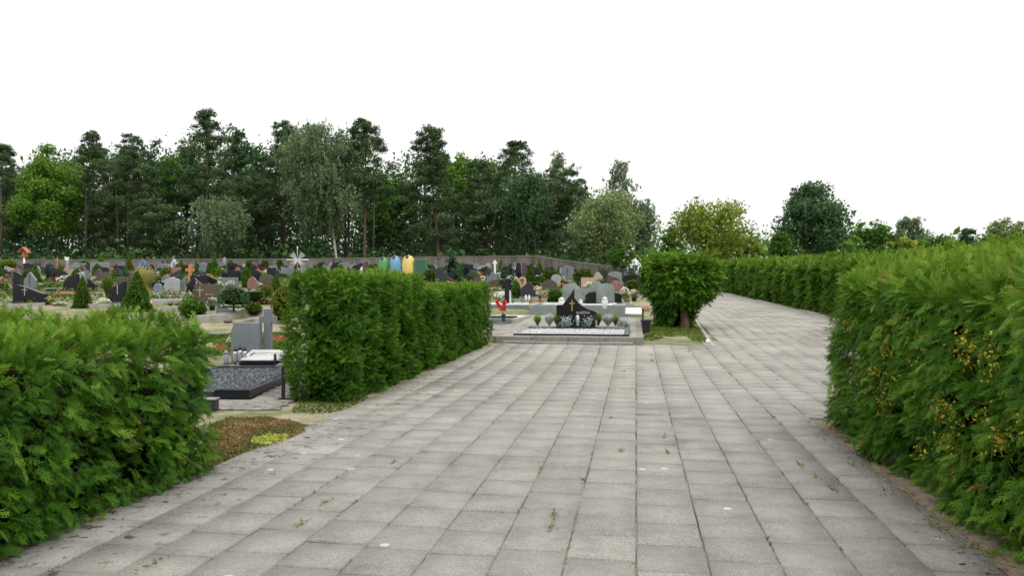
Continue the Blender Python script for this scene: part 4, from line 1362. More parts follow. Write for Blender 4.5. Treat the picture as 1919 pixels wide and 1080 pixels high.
def sail_grave():
    up = TOPZ - .01
    root, L = local_root('grave', 'black sail shaped monument with gold cross behind a white gravel bed', 'grave', 1066, 628, up, 'graves of the raised middle plot')
    root.location.z = TO.z + .130
    x0 = L(958, 629, up)[0]; x1 = L(1180, 629, up)[0]
    dp = 2.55
    sl = .033
    def frame(a0, a1, b0, b1, h, mat, nm, low=-.10):
        n = MB()
        vs = [(a0, b0), (a1, b0), (a1, b1), (a0, b1)]
        n.add([(a, b, low) for a, b in vs] + [(a, b, h + b * sl) for a, b in vs], [(3, 2, 1, 0), (4, 5, 6, 7), (0, 1, 5, 4), (1, 2, 6, 5), (2, 3, 7, 6), (3, 0, 4, 7)])
        return obj(nm, n.mesh(nm, .006), M[mat], root)
    k = .13
    frame(x0, x1, 0, .05, .085, 'black', 'kerb')
    frame(x0 + .01, x1 - k - .002, .052, .24, .088, 'lightgrey', 'border_slab')
    frame(x0, x0 + k, .242, dp, .085, 'grey', 'kerb')
    frame(x1 - k, x1, .052, dp, .085, 'black_matt', 'kerb')
    frame(x0 + k + .002, x1 - k - .002, 1.50, 1.60, .10, 'black', 'kerb')
    frame(x0 + k + .002, x1 - k - .002, .242, 1.498, .075, 'white_gravel', 'gravel_bed')
    frame(x0 + k + .002, x1 - k - .002, 1.602, dp, .06, 'grey_gravel', 'plant_bed')
    n = 5000
    Pg = np.column_stack([rng.uniform(x0 + k, x1 - k, n), rng.uniform(.25, 1.49, n), np.zeros(n)]); Pg[:, 2] = .077 + Pg[:, 1] * sl + rng.random(n) * .016
    obj('gravel', leafmesh('gravel', Pg, .024, rng.random(n), .8, 1.2, .3), M['white_bits'], root)
    # monument outline in metres from its own picture width
    yb = 2.12; zb = .06 + yb * sl
    s_ = 1.02
    sh = [(-.535, 0), (.50, 0), (.50, .30), (.545, .42), (.46, .47), (.30, .52), (.16, .60), (.04, .71), (-.055, .84), (-.060, 1.10), (-.16, .93), (-.27, .77), (-.37, .64), (-.535, .63)]
    cx = L(1083, 611, up)[0]
    poly = [(cx + x * s_, zb + z * s_ * .95) for x, z in sh]
    obj('headstone', MB().prism(poly, yb, yb + .13).mesh('headstone', .008), M['black'], root)
    obj('plinth', MB().box((cx, yb + .08, zb - .02), (1.16, .34, .08)).mesh('plinth', .006), M['black_matt'], root)
    mb = MB(); add_cross(mb, cx - .12, zb + .60, .15, .30, .022, yb - .016, yb - .004)
    obj('cross', mb.mesh('cross'), M['gold'], root)
    text_part('AUKŠČIAI', .085, (cx - .01, yb - .004, zb + .38), (R(90), 0, 0), M['etched'], root)
    return root, L, up
sail_grave()

def wave_monument():
    root, L = local_root('grave', 'wide grey wave shaped monument with fluted wings on a raised granite base', 'grave', 1090, 592, .05, 'graves of the raised middle plot')
    x0 = L(988, 592, .05)[0]; x1 = L(1172, 592, .05)[0]
    h = .36
    obj('base_wall', MB().box(((x0 + x1) / 2, .06, h / 2 - .15), (x1 - x0, .12, h + .3)).mesh('base_wall', .01), M['greengrey'], root)
    for xx, nm in ((x0 + .07, 'base_wall'), (x1 - .07, 'base_wall')):
        obj(nm, MB().box((xx, 1.67, h / 2 - .15), (.14, 3.08, h + .3)).mesh(nm, .01), M['greengrey'], root)
    obj('cover_slab', MB().box(((x0 + x1) / 2, 1.67, h - .08), (x1 - x0 - .30, 3.06, .08)).mesh('cover_slab', .006), M['greengrey'], root)
    obj('gravel_bed', MB().box(((x0 + x1) / 2 + .2, 1.2, h - .02), (x1 - x0 - 1.3, 1.5, .05)).mesh('gravel_bed'), M['white_gravel'], root)
    yb = 2.5
    cx = L(1098, 570, .4)[0]; s_ = 1.95 / 1.0
    def wing(sgn, col):
        mb = MB()
        for i in range(6):                                 # overlapping fluted layers
            f = i / 5
            r_ = .34 - .035 * i
            c = (sgn * (.34 - .02 * i), .36 - .03 * i)
            pts = [(c[0] - sgn * .02, 0)] + [(c[0] + sgn * .165 * (1 - .06 * i), .02)] + arcpts(c[0], .46 - .035 * i, sgn * (.165 - .012 * i), .17, -20, 150, 9) + [(c[0] - sgn * .20, .10)]
            mb.prism([(cx + x * s_, h + z * s_ * .62) for x, z in pts], yb - .035 * i - .04, yb + .16 - .004 * i)
        obj('wing', mb.mesh('wing', .008), M['greengrey'], root)
    wing(-1, 0); wing(1, 0)
    mid = [(-.24, 0), (.30, 0), (.34, .40), (.27, .55), (.20, .65), (.09, .65), (.04, .52), (-.02, .44), (-.10, .42), (-.17, .47), (-.24, .57), (-.28, .62), (-.27, .35)]
    obj('headstone', MB().prism([(cx + x * s_, h + z * s_ * .66) for x, z in mid], yb - .03, yb + .14).mesh('headstone', .01), M['greengrey'], root)
    bl = [(-.04, 0), (.16, 0), (.16, .27), (.03, .25), (-.04, .19)]
    obj('plaque', MB().prism([(cx + x * s_, h + z * s_ * .86) for x, z in bl], yb - .42, yb - .30).mesh('plaque', .008), M['black'], root)
wave_monument()

# plants and lamps of the middle plot
UP = TOPZ + .045
def mp_plant(px, py, w_, h, mat, kind, label, cat='plant', name='plant'):
    p = G(px, py, UP); p.z += UP - .03
    s_ = p.y / F
    root = thing(name, label, cat, p, random.uniform(0, 6), 'plants of the raised middle plot')
    me, cm = shrub_mesh(kind, 1)
    obj('foliage', with_mat(me, mat), None, root, None, None, (w_ * s_ * 1.25, w_ * s_ * 1.25, h * s_ * 1.2))
mp_plant(1008, 609, 19, 18, 'shrub_yellow', 'grass', 'yellow green tuft at the left end of the black sail grave')
mp_plant(1030, 609, 24, 19, 'silver', 'grass', 'grey lavender tuft between two yellow green tufts')
mp_plant(1044, 609, 17, 18, 'shrub_yellow', 'grass', 'yellow flowering tuft beside the left silver ragwort')
mp_plant(1061, 610, 25, 21, 'silver', 'leafy', 'silver ragwort left of the lamp before the black sail monument')
mp_plant(1104, 610, 25, 21, 'silver', 'leafy', 'silver ragwort right of the lamp before the black sail monument')
mp_plant(1122, 609, 18, 20, 'shrub', 'grass', 'green stalks of white flowers right of the right silver ragwort')
mp_plant(1140, 609, 30, 18, 'silver', 'grass', 'wide grey lavender tuft on the right of the sail grave')
mp_plant(1154, 609, 18, 17, 'shrub_yellow', 'grass', 'yellow green tuft near the right end of the sail grave')
mp_plant(1168, 609, 20, 15, 'silver', 'leafy', 'small silver bush at the right end of the sail grave')
lantern(1083, 610, 20, 'silver grave lantern standing before the black sail monument', 'steel', 'steel', UP)
lantern(1053, 577, 20, 'round white lamp left of the wave monument on its granite base', up=.40, slim=1.5)
lantern(1089, 573, 12, 'square white lamp behind the slope of the black sail', up=.40, slim=1.6)
lantern(1134, 578, 22, 'tall white urn lamp right of the wave monument', up=.40, slim=1.3)
flower(1120, 594, 16, 8, 'pink', 'faded pinkish bouquet lying beside the black sail monument', up=.3, n=30)

# slab graves left of the raised plot, beside the hedge
def slab_grave():
    root, L = local_root('grave', 'low slab grave with pale cover beside the hedge end', 'grave', 945, 606, .03, 'graves of the raised middle plot', rz=ROT - .05)
    for (x0, x1, y0, y1, z, mt, nm) in ((-.9, .30, -.55, -.40, .16, 'grey', 'kerb'), (.302, .45, -.40, 2.4, .16, 'concrete', 'kerb'), (-.9, .30, -.398, .55, .13, 'greengrey', 'cover_slab'), (-.9, .30, .552, .70, .20, 'black_matt', 'kerb'), (-.9, .30, .702, 2.2, .15, 'white', 'cover_slab')):
        obj(nm, MB().box(((x0 + x1) / 2, (y0 + y1) / 2, z / 2 - .1), (x1 - x0, y1 - y0, z + .2)).mesh(nm, .01), M[mt], root)
slab_grave()
def gladiolus(px, py, hpx, petal_, label, vase='black_matt', up=.16, n=3):
    p = G(px, py, up); p.z += up
    s_ = p.y / F; h = hpx * s_
    root = thing('vase_of_gladioli', label, 'flower vase', p, 0, 'flowers on the graves')
    obj('vase', MB().lathe([(h * .10, 0), (h * .085, h * .05), (h * .105, h * .33), (h * .12, h * .36), (h * .09, h * .34)], 10).mesh('vase'), M[vase], root)
    P = []; mb = MB()
    for k in range(n):
        dx = (-.30 + .36 * k / max(1, n - 1)) * h * random.uniform(.9, 1.1) ; dy = random.uniform(-.08, .08)
        t = Vector((dx, dy, h)); b = Vector((0, 0, h * .3))
        mb.tube([b, b.lerp(t, .5), t], [.008, .006, .003], 5)
        for u in np.linspace(.42, 1, 26):
            c = b.lerp(t, float(u)); P.append(np.array(c) + rng.normal(size=(5, 3)) * .030 * (1.25 - u))
    P = np.concatenate(P)
    obj('stalks', mb.mesh('stalks'), M['shrub'], root)
    obj('blossoms', leafmesh('blossoms', P, .085, rng.uniform(.3, 1, len(P)), .75, .4), M['petal_' + petal_], root)
gladiolus(944, 603, 38, 'glad', 'red gladioli in a dark vase on the slab grave by the hedge end', n=2)
gladiolus(1012, 566, 28, 'cream', 'white gladioli leaning beside the dark gabled portrait stone', n=3)
flower(1020, 566, 16, 14, 'coral', 'coral red bouquet under the white gladioli', n=30)
flower(998, 582, 16, 16, 'orange', 'left of two orange flower clumps on the pale kerb', n=40)
flower(1013, 577, 18, 16, 'orange', 'right of two orange flower clumps on the pale kerb, slightly larger', n=40)

# things by the shaggy thuja
def pot_bin():
    p = G(1211, 626); h = 26 / F * p.y
    root = thing('planter', 'tall black tapered planter at the corner of the raised plot', 'planter', p, ROT)
    w0, w1 = .16, .27
    mb = MB()
    vs = [(-w0/2, -w0/2, 0), (w0/2, -w0/2, 0), (w0/2, w0/2, 0), (-w0/2, w0/2, 0), (-w1/2, -w1/2, h * .92), (w1/2, -w1/2, h * .92), (w1/2, w1/2, h * .92), (-w1/2, w1/2, h * .92)]
    mb.add(vs, [(3, 2, 1, 0), (4, 5, 6, 7), (0, 1, 5, 4), (1, 2, 6, 5), (2, 3, 7, 6), (3, 0, 4, 7)])
    obj('body', mb.mesh('body', .006), M['plastic_black'], root)
    mb = MB()
    for cx, cy, dx, dy in ((0, -w1 / 2, w1 + .03, .03), (0, w1 / 2, w1 + .03, .03), (-w1 / 2, 0, .03, w1 - .03), (w1 / 2, 0, .03, w1 - .03)):
        mb.box((cx, cy, h * .96), (dx, dy, h * .08))
    obj('rim', mb.mesh('rim', .004), M['plastic_black'], root)
pot_bin()
def small_bench(px, py, label, ln=.55, h=.42, mat_s='concrete', mat_l='wood_dark', rz=ROT, legs=2):
    p = G(px, py)
    root = thing('bench', label, 'bench', p, rz, 'small benches by the graves')
    obj('seat', MB().box((0, 0, h), (ln, .26, .045)).mesh('seat', .008), M[mat_s], root)
    for k in range(legs):
        x = -ln * .38 + k * ln * .76 / max(1, legs - 1)
        obj('leg', MB().box((x, 0, (h - .025) / 2 - .05), (.07, .10, h - .025 + .1)).mesh('leg', .006), M[mat_l], root)
small_bench(1216, 601, 'little bench with dark legs left of the shaggy thuja', .5, .40)
def planter_box():
    p = G(1211, 584)
    root = thing('flower_box', 'orange wooden box on the grass left of the shaggy thuja', 'box', p, ROT)
    w_, d, h, t = .30, .24, .20, .025
    for cx, cy, dx, dy in ((0, -d / 2, w_, t), (0, d / 2, w_, t), (-w_ / 2 + t / 2, 0, t, d - t), (w_ / 2 - t / 2, 0, t, d - t)):
        obj('side_board', MB().box((cx, cy, h / 2), (dx, dy, h)).mesh('side_board', .004), M['oak'], root)
    obj('soil', MB().box((0, 0, h * .4), (w_ - 2 * t - .002, d - t - .002, h * .8)).mesh('soil'), M['soil'], root)
planter_box()
def white_slab():
    root, L = local_root('stone_slab', 'bright white stone slab lying right of the wave monument base', 'slab', 1188, 594, 0)
    obj('slab', MB().box((0, 0, 0), (.62, 1.1, .06)).mesh('slab', .008), M['white'], root, (0, .55, .17), (R(9), 0, 0))
    obj('footing', MB().box((0, .55, -.02), (.56, 1.04, .16)).mesh('footing'), M['concrete'], root)
white_slab()

def thuja_tree():
    p = G(1276, 617)
    root = thing('thuja_tree', 'shaggy mushroom shaped thuja with a bare trunk at the path corner', 'tree', p)
    s_ = p.y / F
    zt = ZT(484, p.y) - p.z
    prof = [(0.03, 19, -16), (.12, 27, -13), (.30, 31, -9), (.40, 40, -5), (.47, 55, -2), (.56, 69, 0), (.72, 73, 0), (.86, 69, 0), (.95, 50, 0), (1.0, 24, 0)]
    f = [a[0] for a in prof]; rr = [a[1] * s_ * .89 for a in prof]; ox = [a[2] * s_ for a in prof]
    n = 4200
    u = rng.beta(1.5, 1.1, n); a = rng.uniform(0, 6.283, n)
    tcut = (np.abs((a - 4.85)) < .42) & (u < .36)          # the side where the trunk shows
    r_ = np.interp(u, f, rr); o_ = np.interp(u, f, ox)
    sh = np.stack([np.cos(a), np.sin(a), u], -1)
    r_ = r_ * (1 + .11 * wnoise(sh, 4.5, 2) - .28 * rng.random(n) ** 1.4)
    P = np.stack([o_ + r_ * np.cos(a), r_ * np.sin(a), u * zt], -1)
    keep = ~tcut
    P = P[keep]; a = a[keep]; u = u[keep]
    # fill the flat top too
    m = 900
    at = rng.uniform(0, 6.283, m); rt = np.sqrt(rng.random(m)) * 60 * s_
    P = np.concatenate([P, np.stack([rt * np.cos(at), rt * np.sin(at), zt * (.98 - .10 * (rt / (68 * s_)) ** 2) + rng.normal(size=m) * .06], -1)])
    a = np.concatenate([a, at]); u = np.concatenate([u, np.full(m, 1.0)])
    k = len(P)
    Dr = np.stack([np.cos(a), np.sin(a), -.55 + 1.9 * np.clip(u - .55, 0, 1)], -1) + rng.normal(size=(k, 3)) * .4
    Wn = np.stack([np.cos(a) * .6, np.sin(a) * .6, np.full(k, .7)], -1) + rng.normal(size=(k, 3)) * .35
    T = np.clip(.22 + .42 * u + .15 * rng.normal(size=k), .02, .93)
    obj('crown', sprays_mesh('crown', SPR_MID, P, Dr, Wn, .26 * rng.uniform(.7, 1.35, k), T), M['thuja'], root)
    obj('inner_branches', MB().lathe([(.22, .1), (.28, zt * .3), (.52, zt * .5), (.95, zt * .66), (.9, zt * .86), (.3, zt * .93)], 14, (-.2, .25, 0)).mesh('inner_branches'), M['core'], root)
    mb = MB()
    mb.tube([(.02, -.42, -.1), (.04, -.38, .25), (0, -.30, .65), (.05, -.2, 1.2)], [.17, .125, .11, .09], 10)
    mb.tube([(0, -.3, .6), (.3, -.35, 1.0), (.55, -.3, 1.4)], [.08, .06, .03], 8)
    mb.tube([(0, -.3, .7), (-.3, -.3, 1.1), (-.5, -.3, 1.5)], [.07, .05, .03], 8)
    obj('trunk', mb.mesh('trunk'), M['bark_pine'], root)
thuja_tree()

def scatter_poly(poly_px, n):
    poly = [(g.x, g.y) for g in (G(*q) for q in poly_px)]
    xs = [q[0] for q in poly]; ys = [q[1] for q in poly]
    P = []
    while len(P) < n:
        x, y = random.uniform(min(xs), max(xs)), random.uniform(min(ys), max(ys))
        if inside(poly, x, y): P.append((x, y))
    return np.array(P), poly

def cover(name, label, poly_px, n, size, mat, hmax, tfun, kind='stuff', cat='ground cover', upb=.5):
    P, poly = scatter_poly(poly_px, n)
    # height rises from the rim
    e = np.full(len(P), 9.)
    for i in range(len(poly)):
        a = np.array(poly[i]); b = np.array(poly[(i + 1) % len(poly)])
        t = np.clip(((P - a) @ (b - a)) / max(1e-9, (b - a) @ (b - a)), 0, 1)
        e = np.minimum(e, np.linalg.norm(P - a - t[:, None] * (b - a), axis=1))
    P3 = np.column_stack([P, np.zeros(len(P))])
    hh = hmax * (1 - np.exp(-e / (hmax * 1.6))) * (1 + .35 * wnoise(P3, 9, 3))
    z = terr(P[:, 0], P[:, 1]) + np.maximum(hh, 0.004) * np.where(rng.random(len(P)) < .7, 1, rng.random(len(P))) + .01
    T = np.clip(tfun(P, P3) + rng.normal(size=len(P)) * .11, 0, 1)
    return tag(obj(name, leafmesh(name, np.column_stack([P, z]), size, T, .5, upb), M[mat]), label, cat, kind=kind)

lime_c = G(506, 830)
def sed_t(P, P3):
    t = .54 + .22 * wnoise(P3, 3.2, 2)
    d = np.hypot(P[:, 0] - lime_c.x, (P[:, 1] - lime_c.y) * .6)
    t = np.where(d < .17, 1.0, t)
    t = np.where(d < .10, 1.05, t)
    g = np.clip((8.0 - P[:, 1]) / 1.2, 0, 1)
    return np.where(d < .17, t, t - .40 * g)
SED = [(392, 800), (430, 787), (500, 786), (545, 792), (582, 803), (566, 820), (520, 838), (470, 852), (425, 870), (398, 886), (384, 882), (380, 840)]
cover('sedum_cover', 'reddish brown sedum patch with a lime green clump beside the kerb', SED, 10000, .030, 'sedum', .024, sed_t)
MOSS = [(1206, 637), (1216, 612), (1240, 603), (1296, 604), (1312, 622), (1328, 645), (1300, 640), (1285, 631), (1250, 632), (1225, 640)]
cover('moss_cover', 'yellow green mossy cover around the shaggy thuja', MOSS, 8000, .045, 'moss', .07, lambda P, P3: .66 + .22 * wnoise(P3, 2.0, 5))
cover('grass', 'thin grass at the near end of the taller middle hedge', [(545, 775), (560, 752), (690, 752), (675, 768), (600, 778)], 1300, .03, 'moss', .008, lambda P, P3: .45 + .25 * wnoise(P3, 2.0, 5), cat='grass', upb=.1)

strip('kerb', [G(1204, 645), G(1250, 646), G(1338, 652)], -.05, .02, .02, .02, M['concrete'])
strip('kerb', [G(1338, 652), G(1318, 622), G(1300, 596), G(1303, 580)], -.04, .04, .02, .015, M['concrete'])
def lump(name, px, py, w_, h, mat, label, cat):
    p = G(px, py); s_ = p.y / F
    bm = bmesh.new(); bmesh.ops.create_icosphere(bm, subdivisions=3, radius=.5)
    for v in bm.verts:
        n_ = math.sin(v.co.x * 9) * math.cos(v.co.y * 8 + 1) * .06 + math.sin(v.co.z * 7 + 2) * .05
        v.co *= 1 + n_
        v.co = Vector((v.co.x * w_ * s_, v.co.y * w_ * s_ * .8, (v.co.z + .40) * h * s_))
    me = bpy.data.meshes.new(name); bm.to_mesh(me); bm.free()
    me.polygons.foreach_set("use_smooth", [True] * len(me.polygons))
    return tag(obj(name, me, M[mat], None, p, (0, 0, .4)), label, cat)
lump('stone', 1327, 644, 9, 9, 'white', 'white painted stone marking the path corner', 'stone')
lump('stone', 1554, 722, 10, 8, 'white', 'white painted stone at the foot of the right hedge', 'stone')

def weeds():
    """grass and weeds in the joints of the paving and along the hedges"""
    P = []
    spots = [(1032, 1000, 1), (562, 992, .8), (612, 950, .7), (738, 874, .6), (1170, 700, .6), (1252, 856, .5), (1290, 662, .6), (1222, 680, .7), (1220, 668, .6), (290, 1070, 1), (885, 645 + 48, .6), (1165, 852, .6), (1500, 880, .8), (1560, 925, .9), (1530, 900, .6), (1600, 880, .9), (1745, 990, 1.2), (1040, 975, .7), (1145, 790, .4), (1245, 828, .5)]
    for (px, py, s_) in spots:
        g = G(px, py)
        for k in range(int(45 * s_)):
            o = PD * random.gauss(0, .07 * s_) + PR * random.gauss(0, .014)
            P.append((g.x + o.x, g.y + o.y, float(terr(g.x, g.y)) + .022 + abs(random.gauss(0, .014))))
    for k in range(1500):                                  # along the foot of both hedges
        if k % 2: y = random.uniform(3, 8.6); x = HR_A + HR_B * y + random.gauss(-.02, .07)
        else: y = random.uniform(5, 21); x = left_x(y) - .16 + random.gauss(0, .08)
        if wnoise(np.array([[x, y, 0.]]), 4)[0] < .15: continue
        P.append((x, y, float(terr(x, y)) + .02 + abs(random.gauss(0, .02))))
    org = Vector((left_x(0), 0)) + Vector((PR.x, PR.y)) * .02
    for k in range(9000):                                  # moss and grass dots along the joints
        i = random.randint(1, 22); b = random.uniform(2.5, 24)
        c = org + Vector((PR.x, PR.y)) * (i * .40 + random.gauss(0, .004)) + Vector((PD.x, PD.y)) * b
        if not inside(PAVE, c.x, c.y) or wnoise(np.array([[c.x, c.y, 0.]]), 2.2, 6)[0] < .55: continue
        for q in range(3):
            P.append((c.x + random.gauss(0, .006), c.y + random.gauss(0, .02), float(terr(c.x, c.y)) + .016 + abs(random.gauss(0, .006))))
    P = np.array(P)
    tag(obj('weeds', leafmesh('weeds', P, .030, rng.uniform(.1, 1, len(P)), .2, .0, .4), M['weed']), 'sparse weeds in the paving joints', 'weeds', kind='stuff')
weeds()
# pale kerb stone and bare soil where a side path meets the square
def side_kerb():
    a, b = G(1482, 784), G(1545, 788)
    root = thing('kerb_stone', 'pale kerb stone lying flat at the gap beside the right hedge', 'kerb stone', a.lerp(b, .5), math.atan2(b.y - a.y, b.x - a.x))
    obj('stone', MB().box((0, 0, .005), ((b - a).length, .08, .055)).mesh('stone', .008), M['concrete'], root)
side_kerb()

# ------------------------------------------------------------------ the near left grave
NG = 'things of the near left grave'
def near_grave():
    X0, X1, Ya, Yb = -5.3, -3.58, 10.9, 15.9
    root = thing('grave', 'large grey gravel grave with chamfered grey stone, cross and white plaque', 'grave', (-4.4, 10.9, 0), 0, 'graves of the cemetery')
    def bx(nm, x0, x1, y0, y1, z0, z1, mt, bev=.006):
        return obj(nm, MB().box(((x0 + x1) / 2 + 4.4, (y0 + y1) / 2 - 10.9, (z0 + z1) / 2), (x1 - x0, y1 - y0, z1 - z0)).mesh(nm, bev), M[mt], root)
    k = .11
    bx('kerb', X0, X1 - .48, Ya, Ya + k, -.1, .13, 'black_matt'); bx('kerb', X1 - .478, X1, Ya, Ya + k, -.1, .15, 'black')
    bx('kerb', X1 - k, X1, Ya + k + .002, Yb, -.1, .15, 'black'); bx('kerb', X0, X0 + k, Ya + k + .002, Yb, -.1, .13, 'black_matt')
    bx('kerb', X0 + k + .002, X1 - k - .002, 14.05, 14.17, -.1, .15, 'black_matt')
    bx('gravel_bed', X0 + k + .002, X1 - k - .002, Ya + k + .002, 14.048, -.1, .105, 'grey_gravel', 0)
    bx('rear_bed', X0 + k + .002, X1 - k - .002, 14.172, Yb, -.1, .11, 'concrete_dark', 0)
    n = 14000
    Pg = np.column_stack([rng.uniform(X0 + k, X1 - k, n) + 4.4, rng.uniform(Ya + k, 14.05, n) - 10.9, .105 + rng.random(n) * .018])
    obj('gravel', leafmesh('gravel', Pg, .022, rng.random(n), .8, 1.2, .3), M['gravel_bits'], root)
    # headstone
    Yh = 15.25
    x0, x1 = (433 - 960) / F * Yh, (487 - 960) / F * Yh
    zt = ZT(605, Yh); c = (x0 + x1) / 2; W_ = x1 - x0
    poly = [(4.4 + c + x * W_, .11 + z * (zt - .11)) for x, z in outline('chamfer')]
    obj('headstone', MB().prism(poly, Yh - 10.9, Yh - 10.9 + .16).mesh('headstone', .008), M['grey'], root)
    Yc = 15.5; xc = (503 - 960) / F * Yc; hw = 15.5 / F * Yc
    zt = ZT(579, Yc); za = ZT(599, Yc); t = .065
    mb = MB(); mb.box((xc + 4.4, Yc - 10.9, (zt + .11) / 2), (2 * t, .14, zt - .11))
    for s_ in (-1, 1): mb.box((xc + 4.4 + s_ * (t + (hw - t) / 2), Yc - 10.9, za), (hw - t, .137, .125))
    obj('cross', mb.mesh('cross', .006), M['grey'], root)
    # slanted white plaque on a dark wedge
    Yp0, Yp1 = 14.35, 15.02
    xa, xb = (450 - 960) / F * Yp0, (524 - 960) / F * Yp0
    z0, z1 = ZT(675, Yp0) - .02, ZT(656, Yp1) - .02
    y0, y1 = Yp0 - 10.9, Yp1 - 10.9; xa += 4.4; xb += 4.4
    vs = [(xa, y0, .108), (xb, y0, .108), (xb, y1, .108), (xa, y1, .108), (xa, y0, z0), (xb, y0, z0), (xb, y1, z1), (xa, y1, z1)]
    F6 = [(3, 2, 1, 0), (4, 5, 6, 7), (0, 1, 5, 4), (1, 2, 6, 5), (2, 3, 7, 6), (3, 0, 4, 7)]
    obj('plaque_wedge', MB().add(vs, F6).mesh('plaque_wedge', .006), M['black'], root)
    n_ = Vector((0, -(z1 - z0), y1 - y0)).normalized()
    o1 = [Vector(v) + n_ * .003 for v in vs[4:]]; o2 = [v + n_ * .02 for v in o1]
    ins = .012
    pq = obj('plaque', MB().add([tuple(v) for v in o1 + o2], F6).mesh('plaque', .004), M['plaque'], root)
    tilt = math.atan2(z1 - z0, y1 - y0)
    fx = lambda u, v: Vector((xa + u, y0, z0)) + Vector((0, math.cos(tilt), math.sin(tilt))) * v + n_ * .0235
    for word, size, u, v in (('ALDONA', .066, .17, .44), ('VYČIENĖ', .066, .44, .44), ('KAROLIS', .056, .17, .33), ('1939-2021', .056, .44, .33)):
        text_part(word, size, fx(u, v), (tilt, 0, 0), M['ink'], pq)
    m2 = MB(); add_cross(m2, 0, 0, .12, .26, .032, 0, .003)
    o = obj('cross', m2.mesh('cross'), M['ink'], pq, fx(.11, .36) , (tilt - R(90), 0, 0)); o.rotation_euler = (tilt - R(90), 0, 0)
near_grave()
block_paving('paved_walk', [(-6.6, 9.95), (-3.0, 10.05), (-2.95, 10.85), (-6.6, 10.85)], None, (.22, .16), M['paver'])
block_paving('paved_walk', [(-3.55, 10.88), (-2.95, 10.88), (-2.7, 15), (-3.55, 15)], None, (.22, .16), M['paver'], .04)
def walk_bed(c):
    mb = MB(); mb.add([(x, y, float(terr(x, y)) + .014) for x, y in c], [tuple(range(len(c)))])
    tag(obj('walk_bed', mb.mesh('walk_bed'), M['joint']), kind='structure')
walk_bed([(-6.6, 9.95), (-3.0, 10.05), (-2.95, 10.865), (-6.6, 10.865)])
walk_bed([(-3.55, 10.87), (-2.95, 10.87), (-2.7, 15), (-3.55, 15)])
def near_bench():
    p = G(531, 751)
    root = thing('bench', 'narrow grave bench on thin black posts, half hidden by the taller hedge', 'bench', p, .12, 'small benches by the graves')
    h = .46
    obj('seat', MB().box((.34, .05, h + .012), (.86, .22, .035)).mesh('seat', .006), M['grey'], root)
    for x in (0, .68):
        l = obj('leg', MB().box((x, 0, h / 2 - .03), (.045, .045, h + .04)).mesh('leg', .004), M['metal_black'], root)
        obj('foot', MB().box((x, 0, .028), (.13, .10, .012)).mesh('foot', .003), M['metal_black'], l)
near_bench()
def kerb_end():
    p = G(392, 771)
    root = thing('kerb_block', 'dark end of a grave kerb beside the low near hedge', 'kerb block', p)
    obj('block', MB().box((-.9, 0, .06), (2.0, .14, .16)).mesh('block', .008), M['black_matt'], root)
    obj('capping', MB().box((-.9, 0, .152), (2.02, .16, .02)).mesh('capping', .004), M['concrete_dark'], root)
kerb_end()
for i, (px, hh) in enumerate(((441, 33), (450, 36), (459, 34))):
    lantern(px, 683, hh, ['left of three slim black lamps before the grey chamfered stone', 'middle and tallest slim black lamp before the grey chamfered stone', 'right of three slim black lamps, nearest the white plaque'][i], 'steel', 'metal_black', .11, .55, NG)
lantern(424, 686, 30, 'pale figure shaped lantern on the gravel edge of the near grave', 'lightgrey', 'grey', .11, .9, NG)
lantern(516, 684, 22, 'small black vase lamp at the front corner of the white plaque', 'metal_black', 'metal_black', .12, .6, NG)
flower(408, 668, 20, 20, 'coral', 'red begonia clump left of the grey chamfered stone', n=34, up=.05)
flower(395, 664, 20, 20, 'cream', 'lime white flowers at the hedge edge left of the red begonia', n=50, up=.05)
flower(424, 662, 12, 14, 'red', 'small red flowers behind the pale lantern', n=20, up=.05)
flower(430, 652, 10, 20, 'white', 'upright white bouquet at the left side of the grey stone', n=26, up=.1)
flower(526, 655, 30, 24, 'coral', 'pink red bedding flowers right of the grey cross', n=34)
flower(548, 652, 26, 22, 'pink', 'pink bedding flowers hidden partly by the taller hedge', n=34)
cover('grass', 'grass strip behind the near left grave', [(380, 668), (380, 630), (560, 625), (560, 665)], 5200, .06, 'moss', .05, lambda P, P3: .45 + .2 * wnoise(P3, 1.6, 5), cat='grass', upb=.1)

# ------------------------------------------------------------------ the far cemetery: named graves
g_ = grave
# left part, front to back
g_(54, 572, 66, 38, 'curve', 'black', 'broad black curved stone behind the left hedge with a grey cross stone behind it', cross=('etched', -.12, .16), bed='soil')
g_(56, 548, 25, 38, 'gable', 'grey', 'pointed pale grey stone split by a dark vertical cross line', cross=('black_matt', 0, .1), bed='soil')
g_(36, 540, 24, 32, 'slant', 'black', 'black stone with a steep slanted top left of the split grey stone', bed='soil')
g_(40, 529, 18, 24, 'slant', 'black_matt', 'dark slanted stone peeping above the steep black stone', bed='soil', bw=1.3)
g_(132, 550, 32, 36, 'half_arch', 'black', 'black half arch stone with a lower curved stone in front', second=('curve', 'black', .35, .8, .62), bed='soil')
g_(172, 550, 18, 28, 'curve', 'black', 'black rounded stone right of the left spruce cone', bed='soil')
g_(219, 572, 33, 44, 'slant_left', 'black', 'black stone with tall slanted top and pale slit cross between two cone shrubs', cross=('lightgrey', .05, .06), bed='white_gravel')
g_(234, 545, 34, 26, 'rect', 'brown', 'flat brown stone slab behind the black slit cross stone', bed='soil')
g_(236, 524, 34, 17, 'boulder', 'darkbrown', 'rough dark brown boulder stone near the people in blue', bed='soil')
g_(187, 519, 38, 28, 'low_arch', 'greengrey', 'wide dark arched stone with an etched cross in the back left rows', cross=('etched', .0, .22), bed='soil')
g_(122, 522, 14, 24, 'slant_left', 'pinkstone', 'pinkish upright stone beside a tan one', bed='soil', bw=1.2)
g_(140, 524, 21, 19, 'rect', 'tan', 'tan low stone right of the pinkish upright stone', bed='soil', bw=1.3)
